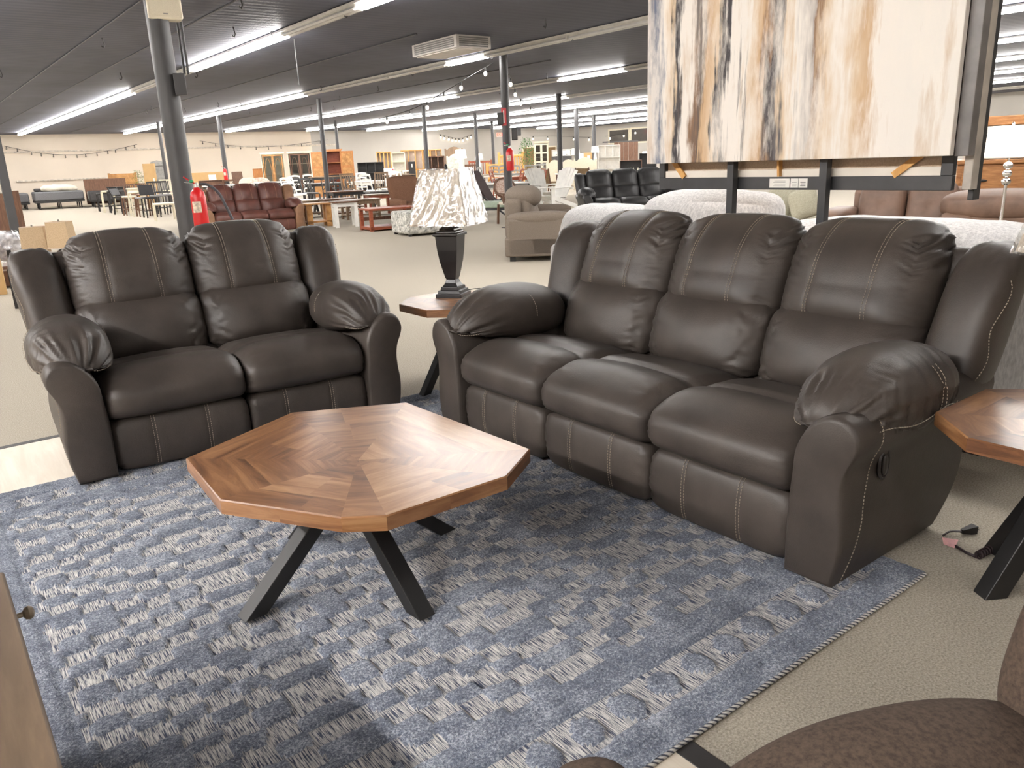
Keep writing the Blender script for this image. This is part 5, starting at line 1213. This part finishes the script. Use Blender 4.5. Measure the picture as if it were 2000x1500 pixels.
# stools at the left
for i, (key, px, dep, da, kw, lb) in enumerate((
    ('b', 197, 31.5, 0.1, dict(mf=BLKP, ms=BLKP, kind='stool', sh=0.70), 'backless black stool at the left end of the stool row'), ('cs', 207, 30.5, 0.1, dict(mf=CREAM, ms=CREAM, kind='stool', sh=0.80), 'cream stool second in the stool row'), ('b2', 219, 30, 0.1, dict(mf=BLKP, ms=BLKP, kind='stool', sh=0.80), 'tall black stool beside the cream one'),
    ('bc', 234, 28.6, 0.9, dict(mf=BLKP, ms=BLKC, kind='panel', sh=0.62, bh=0.95), 'black panel-back stool turned sideways in the stool row'), ('br', 248, 27.5, 0.2, dict(mf=WALN, ms=IVORY, kind='stool', sh=0.65), 'dark stool with round ivory cushion in the stool row'), ('cs', 262, 26.8, 0.2, None, 'cream counter stool in the middle of the stool row'),
    ('gs', 274, 26.5, 0.2, dict(mf=WALN, ms=GREYC, kind='stool', sh=0.62), 'grey-cushioned dark stool right of the cream counter stool'), ('bb', 288, 25.6, 0.25, dict(mf=BLKP, ms=BLKC, kind='solid', sh=0.64, bh=1.08, lean=0.2), 'black stool with solid leather back in the stool row'), ('sp', 304, 27.0, 0.2, dict(mf=CHAR, ms=GREYC, kind='spindle', sh=0.66, bh=1.12), 'grey spindle-back counter chair left of the thick post'),
    ('sp', 316, 27.6, 0.2, None, 'grey spindle-back counter chair half hidden by the thick post'), ('wb', 313, 23.8, 0.1, dict(mf=CREAM, ms=IVORY, kind='stool', sh=0.50, w=0.6), 'cream bench stool with turned legs in front of the thick post'), ('ct', 326, 29.5, 0.1, dict(mf=CREAM, ms=CREAM, kind='spindle', sh=0.64, bh=1.15), 'cream spindle-back chair touching the thick post'), ('dk', 258, 30.5, 0.4, dict(mf=WALN, ms=WALN, kind='spindle', sh=0.62, bh=1.02), 'dark slat-back chair behind the cream counter stool'), ('dk', 272, 31.5, 0.0, None, 'dark slat-back chair right behind the cream counter stool'))):
    q = W(px, dep)
    if kw: C['st' + key] = chair(lb, q, face_cam(q) + da, name='bar_stool' if kw['sh'] > 0.55 else 'bench_stool', cat='stool', **kw)
    else: dup(C['st' + key], q, face_cam(q) + da, lb)
for px, dep, lb in ((230, 33.0, 'black-edged counter table behind the stool row'), (270, 29.6, 'cream counter table behind the cream stools')):
    q = W(px, dep); table(lb, q, face_cam(q), 0.9, 0.6, 0.9 if px > 240 else 0.92, BLKP if px < 240 else CREAM, BLKP if px < 240 else CREAM, leg=0.06, name='counter_table')
# garden chair of white slats
def adirondack(label, loc, rz):
    t = thing('garden_chair', label, 'chair', loc, rz)
    def fan(i): return (i - 2.5) * 0.095
    m = MB()
    for i in range(6): m.bar((fan(i) * 0.85, 0.22, 0.30), (fan(i) * 1.25, 0.62, 1.0 + 0.10 * math.cos((i - 2.5) * 0.55)), 0.085, 0.022, side=(0, -1, 0.4), w1=0.11)
    m.build('backrest', WHITE, t, smooth=False); m = MB()
    for i in range(6): m.bar((-0.27, -0.42 + i * 0.115, 0.37 - i * 0.022), (0.27, -0.42 + i * 0.115, 0.37 - i * 0.022), 0.095, 0.02)
    m.build('seat', WHITE, t, smooth=False)
    for s in (-1, 1):
        MB().bx(s * 0.33 - 0.06, s * 0.33 + 0.06, -0.48, 0.36, 0.56, 0.585).build('armrest', WHITE, t, bevel=0.01)
        MB().bx(s * 0.31 - 0.02, s * 0.31 + 0.02, -0.44, -0.32, 0, 0.56).build('leg', WHITE, t, smooth=False); MB().bar((s * 0.28, -0.40, 0.33), (s * 0.28, 0.62, 0.03), 0.03, 0.11).build('leg', WHITE, t, smooth=False)
    MB().bx(-0.36, 0.36, 0.38, 0.42, 0.50, 0.56).build('back_rail', WHITE, t, smooth=False)
    return t
q = W(1082, 22.0); adirondack('white slatted garden chair behind the taupe sofa', q, face_cam(q) - 0.75)
q = W(1062, 24.5); adirondack('second white slatted garden chair mostly hidden behind the taupe bolster', q, face_cam(q) + 0.5)

# ================================================================== beds and the back wall on the left
MATT = fabric('grey_mattress', (92, 92, 94), (120, 120, 122), scale=40)
q = W(112, 35.8); b1 = bed('grey adjustable bed with a rumpled white duvet on top', q, face_cam(q) * 0.5, 2.0, 2.1, MATT, BLKP, mh=0.40, zb=0.38)
cushion('duvet', IVORY, b1, (0.75, 0.7, 0.17), 2.6, (18, 16, 10), None, lambda s, co: ridge(co.x * 5, co.y * 5, co.z * 5, 0.05), loc=(0.1, 1.0, 0.90)); MB().bx(-0.9, -0.4, 1.2, 1.8, 0.78, 0.93).build('throw', CHAR, b1, bevel=0.05, seg=2)
q = W(8, 36.0); bed('grey mattress bed at the left edge with a white pillow', q, face_cam(q) * 0.5, 1.75, 2.1, MATT, BLKP, mh=0.42, zb=0.32, pillows=1)
q = W(213, 36.0); bed('white bed with a dark runner and dark wood headboard', q, face_cam(q) * 0.6, 1.7, 2.1, WHITE, BLKP, head=WALN, hh=1.25, mh=0.36, zb=0.34, cover=0.5, cmat=CHAR)
def headboard(label, px, dep, w, h, mt_, arched=False, rz=None, mi=None):
    q = W(px, dep); t = thing('headboard', label, 'headboard', q, face_cam(q) if rz is None else rz)
    poly = [(-w / 2, 0.2)] + ([(-w / 2, h - 0.18), (-w * 0.38, h - 0.14), (-w * 0.2, h - 0.03), (0, h), (w * 0.2, h - 0.03), (w * 0.38, h - 0.14), (w / 2, h - 0.18)] if arched else [(-w / 2, h), (w / 2, h)]) + [(w / 2, 0.2)]
    MB().prism(poly, -0.04, 0.04, 'y').build('panel', mi or mt_, t, bevel=0.008)
    for s in (-1, 1): MB().bx(s * w / 2 - 0.05, s * w / 2 + 0.05, -0.05, 0.05, 0, h - (0.14 if arched else 0) + 0.04).build('post', mt_, t, smooth=False)
    return t
headboard('tan wood headboard on the wall left of the small tree', 242, 39.3, 1.2, 1.45, OAK)
IV2 = fabric('ivory_tufted', (206, 196, 174), (222, 214, 194), 60)
for px, dep, w, h, lb in ((1084, 33.5, 0.62, 1.28, 'plain ivory arched headboard left of the dark post'), (1111, 33, 0.7, 1.28, 'buttoned ivory arched headboard between two dark posts'), (1143, 33.5, 0.9, 1.34, 'plain ivory arched headboard below the half-open brown door')): headboard(lb, px, dep, w, h, IV2, True)
headboard('rustic arched pine headboard with a painted panel under the bulb arc', 890, 43, 0.9, 2.15, TAUW, True); headboard('pale grey peaked headboard in front of the rustic pine one', 892, 40, 0.8, 1.75, plain('pale_sage', (196, 200, 190)), True)
leafy('small green potted tree between the tan headboard and tan panel', W(272, 38), 1.6, 0.32, CREAM, name='small_tree', dens=150, c=((70, 88, 34), (128, 140, 66)), z0=0.55)
leafy('tall green leafy tree right of the dark post', W(1031, 38.8), 2.35, 0.42, BLKP, dens=420, z0=0.42)
q = W(294, 33); t = thing('cardboard_sheet', 'tall tan cardboard panel leaning left of the thick post', 'panel', q, face_cam(q) - 0.5); o = MB().bx(-0.25, 0.25, -0.05, 0.05, 0, 1.8).build('sheet', CARD, t, smooth=False); o.rotation_euler = (-0.06, 0, 0); MB().bx(0.2, 0.24, -0.07, -0.05, 0.5, 1.2).build('white_strip', WHITE, t, smooth=False)
q = W(313, 36); t = case('arched grey-washed armoire behind the spindle-back counter chairs', q, face_cam(q), 0.75, 0.5, 1.75, GREYP, name='armoire', cat='cabinet', nz=1, doors=[(-0.36, 0, 0.1, 1.7, 'p'), (0, 0.36, 0.1, 1.7, 'p')]); MB().prism([(-0.37, 1.75), (0.37, 1.75), (0.25, 1.9), (0, 1.96), (-0.25, 1.9)], -0.25, 0.25, 'y').build('arched_top', GREYP, t, smooth=False)
q = W(402, 33.5); t = thing('cardboard_box', 'long tan cardboard carton behind the dark dresser', 'box', q, face_cam(q)); MB().bx(-0.85, 0.85, -0.2, 0.2, 0.0, 1.35).build('carton', CARD, t, bevel=0.01); MB().bx(0.15, 0.45, -0.215, -0.2, 1.0, 1.25).build('paper_sheet', WHITE, t, smooth=False)
q = W(415, 31); case('dark walnut dresser left of the leather sofa back', q, face_cam(q), 1.0, 0.5, 1.05, WALN, name='dresser', cat='dresser', nz=1, drawers=3)
for px, dep, lb in ((470, 34.5, 'dark slatted panel chair against the far wall above the leather sofa'), (453, 30.0, 'small dark cross-back chair right of the slim post')):
    q = W(px, dep); chair(lb, q, face_cam(q) + 0.3, WALN, WALN, 'solid' if px == 470 else 'x', bh=1.35 if px == 470 else 1.05)
for px, dep, lb in ((486, 32.2, 'rounded white cloth armchair above the leather sofa'), (508, 30.6, 'cream floral armchair above the middle of the leather sofa')):
    q = W(px, dep); t = thing('armchair', lb, 'armchair', q, face_cam(q)); F_ = IVORY if px == 486 else fabric('cream_floral', (176, 150, 132), (226, 218, 204), 14)
    cushion('backrest', F_, t, (0.4, 0.14, 0.36), 3, (12, 8, 12), loc=(0, 0.25, 0.72)); cushion('seat', F_, t, (0.4, 0.38, 0.2), 4, (10, 10, 8), loc=(0, 0, 0.28))
    for s in (-1, 1): MB().puff((s * 0.42, 0, 0.4), (0.1, 0.36, 0.28), 3, 8).build('arm', F_, t)

# ================================================================== cabinets along the far wall
for px, dep, mt_, lb in ((538, 40, OAK, 'white china cabinet with honey-coloured arched glass doors'), (590, 40, WALN, 'white china cabinet with dark arched glass doors')):
    q = W(px, dep); case(lb, q, face_cam(q), 1.1, 0.45, 2.1, CREAM, name='china_cabinet', cat='cabinet', nz=4, cornice=True, mback=WHITE if px == 538 else CHAR, mdoor=mt_, doors=[(-0.48, 0, 0.1, 2.05, 'arc'), (0, 0.48, 0.1, 2.05, 'arc')])
q = W(507, 40.5); case('small honey wood cabinet left of the china cabinets', q, face_cam(q), 0.5, 0.4, 1.42, HONEY, name='small_cabinet', cat='cabinet', nz=1, doors=[(-0.24, 0.24, 0.1, 1.38, 'p')])
q = W(654, 36); case('honey wood cupboard with open doors and red-brown shelves', q, face_cam(q), 0.85, 0.5, 2.05, HONEY, name='open_cupboard', cat='cupboard', nz=4, mback=REDW, cornice=True)
for s in (-1, 1):
    q = W(654 + s * 28, 35.6); t = thing('cupboard_door_panel', 'honey wood slatted door standing open %s of the open cupboard' % ('left' if s < 0 else 'right'), 'door panel', q, face_cam(q) + s * 0.3)
    MB().bx(-0.3, 0.3, -0.02, 0.02, 0.05, 2.03).build('panel', HONEY, t, smooth=False); m = MB()
    for k in range(3): m.bx(-0.24, 0.24, -0.03, -0.02, 0.15 + k * 0.63, 0.68 + k * 0.63)
    m.build('raised_field', OAK, t, smooth=False)
q = W(727, 37); case('black cube bookcase with six compartments', q, face_cam(q), 1.22, 0.4, 1.5, CHAR, nx=3, nz=3, mback=BLKP)
q = W(762, 36); t = thing('white_chest', 'small white box unit with a red sticker right of the black bookcase', 'cabinet', q, face_cam(q)); MB().bx(-0.24, 0.24, -0.2, 0.2, 0, 1.2).build('body', WHITE, t, bevel=0.02); MB().bx(0.15, 0.2, -0.206, -0.2, 1.1, 1.16).build('sticker', plain('sign_red', (200, 52, 60)), t, smooth=False)
for px, dep, w, h, nx, nz, mt_, lb in ((754, 41, 0.75, 2.0, 4, 1, PINE, 'pine upright frame at the left of the pine shelving'), (782, 41, 0.7, 1.95, 1, 4, CREAM, 'cream shelf unit between the pine frames'), (815, 42, 1.5, 2.05, 4, 2, PINE, 'wide pine shelving frame behind the top of the lamp shade'), (850, 43, 0.9, 2.05, 3, 2, PINE, 'pine upright frame right of the slim post'), (852, 36, 0.9, 1.65, 3, 2, WALN, 'brown cube bookcase right above the lamp shade')):
    q = W(px, dep); case(lb, q, face_cam(q), w, 0.4, h, mt_, nx=nx, nz=nz, name='shelving_unit' if mt_ is not WALN else 'bookcase', mback=WHITE if mt_ is not WALN else WALN, th=0.05)
q = W(807, 35); t = thing('black_board', 'narrow black panel with a white tag left of the lamp shade', 'panel', q, face_cam(q)); MB().bx(-0.15, 0.15, -0.03, 0.03, 0, 1.45).build('board', BLKP, t, smooth=False); MB().bx(-0.02, 0.03, -0.036, -0.03, 1.2, 1.35).build('tag', WHITE, t, smooth=False)
# centre back: beds and log furniture, white cabinets
def log_item(label, px, dep, w, h, d, kind):
    q = W(px, dep); t = thing('log_headboard' if kind == 'h' else 'log_bench', label, 'headboard' if kind == 'h' else 'bench', q, face_cam(q) + 0.15)
    for s in (-1, 1): MB().tube([(s * w / 2, 0, 0), (s * w / 2, 0, h)], 0.08, 8).build('log_post', PINE, t)
    MB().tube([(-w / 2, 0, h * 0.88), (w / 2, 0, h * 0.88)], 0.07, 8).build('top_rail', PINE, t); MB().tube([(-w / 2, 0, 0.4), (w / 2, 0, 0.4)], 0.07, 8).build('low_rail', PINE, t); m = MB()
    for k in range(7): x = -w / 2 + w * (k + 1) / 8; m.tube([(x, 0, 0.4), (x, 0, h * 0.88)], 0.045, 6)
    m.build('spindles', PINE, t)
    if kind == 'b': MB().bx(-w / 2, w / 2, -d, 0, 0.42, 0.5).build('seat', PINE, t, smooth=False)
log_item('log-built pine bench left of the post with the red sign', 972, 41, 1.0, 1.25, 0.5, 'b'); log_item('tall log-built pine headboard behind the post with the red sign', 1000, 43, 1.3, 1.75, 0.1, 'h')
for px, dep, w, h, lb, mt_ in ((940, 43, 1.2, 1.25, 'reddish slatted bed head left of the log bench', REDW), (916, 41, 0.9, 1.1, 'dark slatted bed head right above the lamp shade', WALN)): 
    q = W(px, dep); t = thing('slatted_headboard', lb, 'headboard', q, face_cam(q)); m = MB()
    for k in range(9): x = -w / 2 + w * k / 8; m.bx(x - 0.03, x + 0.03, -0.02, 0.02, 0.3, h)
    m.build('slats', mt_, t, smooth=False); MB().bx(-w / 2 - 0.05, w / 2 + 0.05, -0.03, 0.03, h, h + 0.1).build('top_rail', mt_, t, smooth=False)
    for s in (-1, 1): MB().bx(s * w / 2 - 0.04, s * w / 2 + 0.04, -0.04, 0.04, 0, h + 0.14).build('post', mt_, t, smooth=False)
q = W(1059, 40); case('white glass-door cabinet right of the green tree', q, face_cam(q), 0.72, 0.4, 2.1, CREAM, name='glass_cabinet', cat='cabinet', nz=3, cornice=True, mback=WALN, mdoor=CREAM, doors=[(-0.33, 0, 0.75, 2.05, 'grid'), (0, 0.33, 0.75, 2.05, 'grid')])
q = W(1098, 38); t = thing('headboard', 'charcoal rounded headboard standing before the white chest', 'headboard', q, face_cam(q)); MB().prism(catmull([(-0.48, 0.3), (-0.48, 1.3), (-0.40, 1.42), (0.40, 1.42), (0.48, 1.3), (0.48, 0.3)], 3), -0.05, 0.05, 'y').build('panel', CHAR, t, bevel=0.02); 
for s in (-1, 1): MB().bx(s * 0.4 - 0.04, s * 0.4 + 0.04, -0.04, 0.04, 0, 0.32).build('leg', BLKP, t, smooth=False)
q = W(1098, 40.5); case('tall white chest behind the charcoal headboard', q, face_cam(q), 1.0, 0.5, 1.75, WHITE, name='white_dresser', cat='dresser', nz=1, drawers=4)
q = W(1190, 43); case('white cube shelf unit with nine pigeonholes on the grey wall side', q, face_cam(q), 1.2, 0.4, 1.9, WHITE, nx=3, nz=3, name='cube_shelf')
q = W(1222, 45); t = thing('sliding_door_panel', 'brown plank sliding door hanging right of the white cube shelf', 'door panel', q, face_cam(q)); m = MB()
for k in range(5): m.bx(-0.65 + k * 0.27, -0.39 + k * 0.27, -0.02, 0.02, 0.05, 2.05)
m.build('planks', WALN, t, smooth=False); MB().bx(-1.3, 0.7, -0.04, 0.0, 2.05, 2.12).build('rail', CHAR, t, smooth=False)
q = W(1150, 42); t = thing('carton', 'tall tan carton below the half-open brown door', 'box', q, face_cam(q)); MB().bx(-0.25, 0.25, -0.2, 0.2, 0, 1.55).build('box_body', CARD, t, smooth=False)
MB().bx(-0.06, 0.1, -0.21, -0.2, 1.25, 1.4).build('tape_label', WHITE, t, smooth=False)
q = W(1232, 36); case('dark walnut buffet with bottles right of the white cube shelf', q, face_cam(q), 1.0, 0.45, 1.12, WALN, name='buffet', cat='cabinet', nz=2, mback=BLKP)
q = W(1265, 37); case('tall black cabinet at the left edge of the painting', q, face_cam(q), 0.8, 0.45, 1.4, BLKP, name='black_cabinet', cat='cabinet', nz=2)
for i, px in enumerate((1222, 1227, 1232, 1237, 1246)):
    q = W(px, 35.85); q.z = 0.585; t = MB().lathe([(0.03, 0), (0.034, 0.02), (0.034, 0.12), (0.014, 0.16), (0.012, 0.20)], 8).build('bottle', CREAM, None, loc=q); tag(t, 'small pale bottle in the dark walnut buffet', 'bottle', 'bottles in the walnut buffet')
# lamps standing on chests far back
for px, py, dep, lb in ((903, 292, 36, 'large white drum lamp peeking over the plastic-wrapped shade'), (938, 300, 38, 'white lamp before the reddish slatted bed head'), (1125, 290, 36, 'white lamp behind the dark post beside the brown door'), (1133, 300, 35.5, 'second white lamp right of the dark post beside the brown door'), (1163, 286, 39, 'white lamp left of the white cube shelf'), (1261, 296, 38.3, 'white lamp standing by the tall black cabinet')):
    q = W(px, dep); zt = ZY(px, py, dep); k = 0.55 if px == 903 else 0.4
    case('dark night stand under the ' + lb.split(' beside')[0].split(' before')[0], q, face_cam(q), 0.5, 0.4, 0.72, WALN, name='night_stand', cat='night stand', nz=1, drawers=2)
    q2 = q.copy(); q2.z = 0.72; drum_lamp(lb, q2, 0, k * 0.48, k * 0.4, k * 0.7, zt - 0.72, WHITE, glow('lit_shade', (255, 246, 232), 0.9))
# the doorways and the clerestory panes on the grey wall
for i, (px, dep) in enumerate(((1108, 50), (1136, 49))):
    y = Y1 - 0.02; X = 36.6 + i * 2.1
    t = MB().bx(X, X + 0.95, y - 0.04, y + 0.02, 0, 2.1).build('door_%d' % (i + 1), wood('brown_door', (124, 98, 66), (150, 120, 84), scale=(6, 6, 0.8)), bevel=0.004); struct(t)
    m = MB(); m.bx(X - 0.1, X, y - 0.06, y, 0, 2.2); m.bx(X + 0.95, X + 1.05, y - 0.06, y, 0, 2.2); m.bx(X, X + 0.95, y - 0.06, y, 2.1, 2.2); m.build('door_frame', CREAM, t, smooth=False)
    MB().puff((X + 0.86, y - 0.08, 1.0), (0.03, 0.04, 0.03), 2, 6).build('door_handle', STEEL, t)
for i in range(4):
    y1 = 42.6 - i * 2.2; y0_ = y1 - 1.9
    t = MB().bx(X1 - 0.05, X1 - 0.03, y0_, y1, 2.2, 3.05).build('window_%d' % (i + 1), plain('dark_pane', (84, 80, 76), rough=0.08, var=0.03), smooth=False); struct(t)
    m = MB(); m.bx(X1 - 0.09, X1, y0_ - 0.12, y0_, 2.1, 3.15); m.bx(X1 - 0.09, X1, y1, y1 + 0.12, 2.1, 3.15); m.bx(X1 - 0.09, X1, y0_, y1, 2.1, 2.2); m.bx(X1 - 0.09, X1, y0_, y1, 3.05, 3.15); m.build('window_frame', CREAM, t, smooth=False)

# ================================================================== left edge
q = FL(40, 552); bq = thing('storage_bench', 'dark brown bench with thin legs holding wrapped pillows at the left edge', 'bench', (0.72, 12.75, 0), math.radians(-8))
MB().bx(-0.7, 0.44, -0.3, 0.3, 0.03, 0.23).build('seat_box', WALN, bq, smooth=False)
for sx in (-0.66, 0.42):
    for sy in (-0.27, 0.27): MB().bx(sx - 0.025, sx + 0.025, sy - 0.025, sy + 0.025, 0, 0.50 if sy < 0 else 0.23).build('leg', BLKP, bq, smooth=False)
WRAP = fabric('wrapped_linen', (150, 146, 152), (206, 202, 204), 18, rough=0.25)
for px, py, dep, h, lb in ((10, 482, 11.0, (0.20, 0.10, 0.20), 'plastic-wrapped lilac pillow on the dark brown bench'), (37, 499, 11.9, (0.15, 0.09, 0.24), 'plastic-wrapped white pillow leaning right of the dark brown bench')):
    q = AT(px, py, dep); t = thing('wrapped_pillow', lb, 'pillow', q, face_cam(q)); cushion('cover', WRAP, t, h, (4, 2.2), (14, 8, 14), None, lambda s, co: ridge(co.x * 9, co.y * 9, co.z * 9, 0.02)); v_ = cushion('plastic_bag', PLASTIC, t, (h[0] + 0.02, h[1] + 0.02, h[2] + 0.02), (4, 2.2), (14, 8, 14), None, lambda s, co: ridge(co.x * 12, co.y * 12, co.z * 12, 0.025))
q = W(-10, 13.6, 420); t = headboard('dark brown wood panel behind the wrapped pillows at the left edge', -6, 13.8, 0.5, 1.16, WALN)
q = FL(2, 561); t = thing('carton', 'tan cardboard carton standing at the left edge', 'box', (0.72, 11.9, 0), math.radians(-6)); MB().bx(-0.55, 0.22, -0.12, 0.12, 0, 0.62).build('box_body', CARD, t, bevel=0.004); MB().bx(-0.54, 0.21, -0.124, -0.12, 0.02, 0.10).build('bottom_flap', CARD, t, smooth=False)
tq = AT(92, 470, 9.0); lt = table('low dark table behind the loveseat carrying two box-shade lamps', (tq.x + 0.02, tq.y, 0), math.radians(-6), 1.0, 0.5, 0.48, WALN, BLKP, name='console_table')
BOXS = fabric('tan_linen_shade', (182, 158, 126), (204, 180, 148), 120, bs=0.1)
for px, py, lb in ((62, 443, 'tan box-shade lamp on the low table, the left of the pair'), (114, 433, 'tan box-shade lamp on the low table, the right of the pair')):
    q = AT(px, py, 9.0); z = q.z; q.z = 0.48; drum_lamp(lb, q, face_cam(q) - (0.2 if px < 100 else 0.55), 0.135, 0.118, sz(50, 9.0), z - 0.48, STEEL, BOXS, rect=0.62)

# ================================================================== right edge: washed pine dresser and crystal lamp
RUS = wood('rustic_pine', (134, 88, 50), (182, 130, 82), scale=(0.9, 6, 6)); WASH = wood('white_wash', (196, 188, 178), (216, 210, 202), scale=(1, 6, 6))
q = W(1990, 9.2, 320); dr = thing('rustic_dresser', 'rustic pine dresser with a washed hutch back and black handles at the right edge', 'dresser', q, math.radians(-70))
MB().bx(-0.62, 0.62, -0.26, 0.26, 0.0, 1.12).build('body', RUS, dr, bevel=0.01); MB().bx(-0.66, 0.66, -0.30, 0.28, 1.12, 1.17).build('dresser_top', RUS, dr, bevel=0.01)
MB().bx(-0.60, 0.60, 0.20, 0.26, 1.17, 1.60).build('hutch_back', WASH, dr, smooth=False); MB().bx(-0.64, 0.64, 0.165, 0.28, 1.55, 1.66).build('hutch_rail', RUS, dr, bevel=0.01)
for z0_, z1_, mt_ in ((0.78, 1.09, RUS), (0.42, 0.74, RUS), (0.08, 0.38, RUS)):
    d_ = MB().bx(-0.56, 0.56, -0.285, -0.26, z0_, z1_).build('drawer', mt_, dr, bevel=0.006)
    for sx in (-1, 1): MB().puff((sx * 0.36, -0.31, (z0_ + z1_) / 2), (0.07, 0.018, 0.016), 2.4, 8).build('handle', BLKP, d_)
wp_ = thing('whitewashed_chest', 'whitewashed chest with black oval handles on the rustic dresser', 'chest', dr.location + Vector((0, 0, 1.174)), math.radians(-70))
MB().bx(-0.5, 0.5, -0.24, 0.15, 0, 0.36).build('body', WASH, wp_, bevel=0.008)
for sz_ in (0.09, 0.26):
    d_ = MB().bx(-0.47, 0.47, -0.258, -0.24, sz_ - 0.07, sz_ + 0.07).build('drawer', WASH, wp_, bevel=0.004)
    for sx in (-1, 1): MB().puff((sx * 0.38, -0.27, sz_), (0.06, 0.015, 0.014), 2.4, 8).build('handle', BLKP, d_)
q = W(1972, 6.2, 300); nt_ = case('dark lamp stand hidden behind the tufted sofa arm', q, face_cam(q), 0.5, 0.4, 0.70, BLKP, name='lamp_stand', cat='side table', nz=2)
q2 = q.copy(); q2.z = 0.70; drum_lamp('white drum-shade lamp on a stack of crystal balls at the right edge', q2, 0, 0.175, 0.165, 0.235, ZY(1970, 246, 6.2) - 0.70, CHROME, glow('lit_drum_shade', (255, 246, 234), 1.3), style='ball')
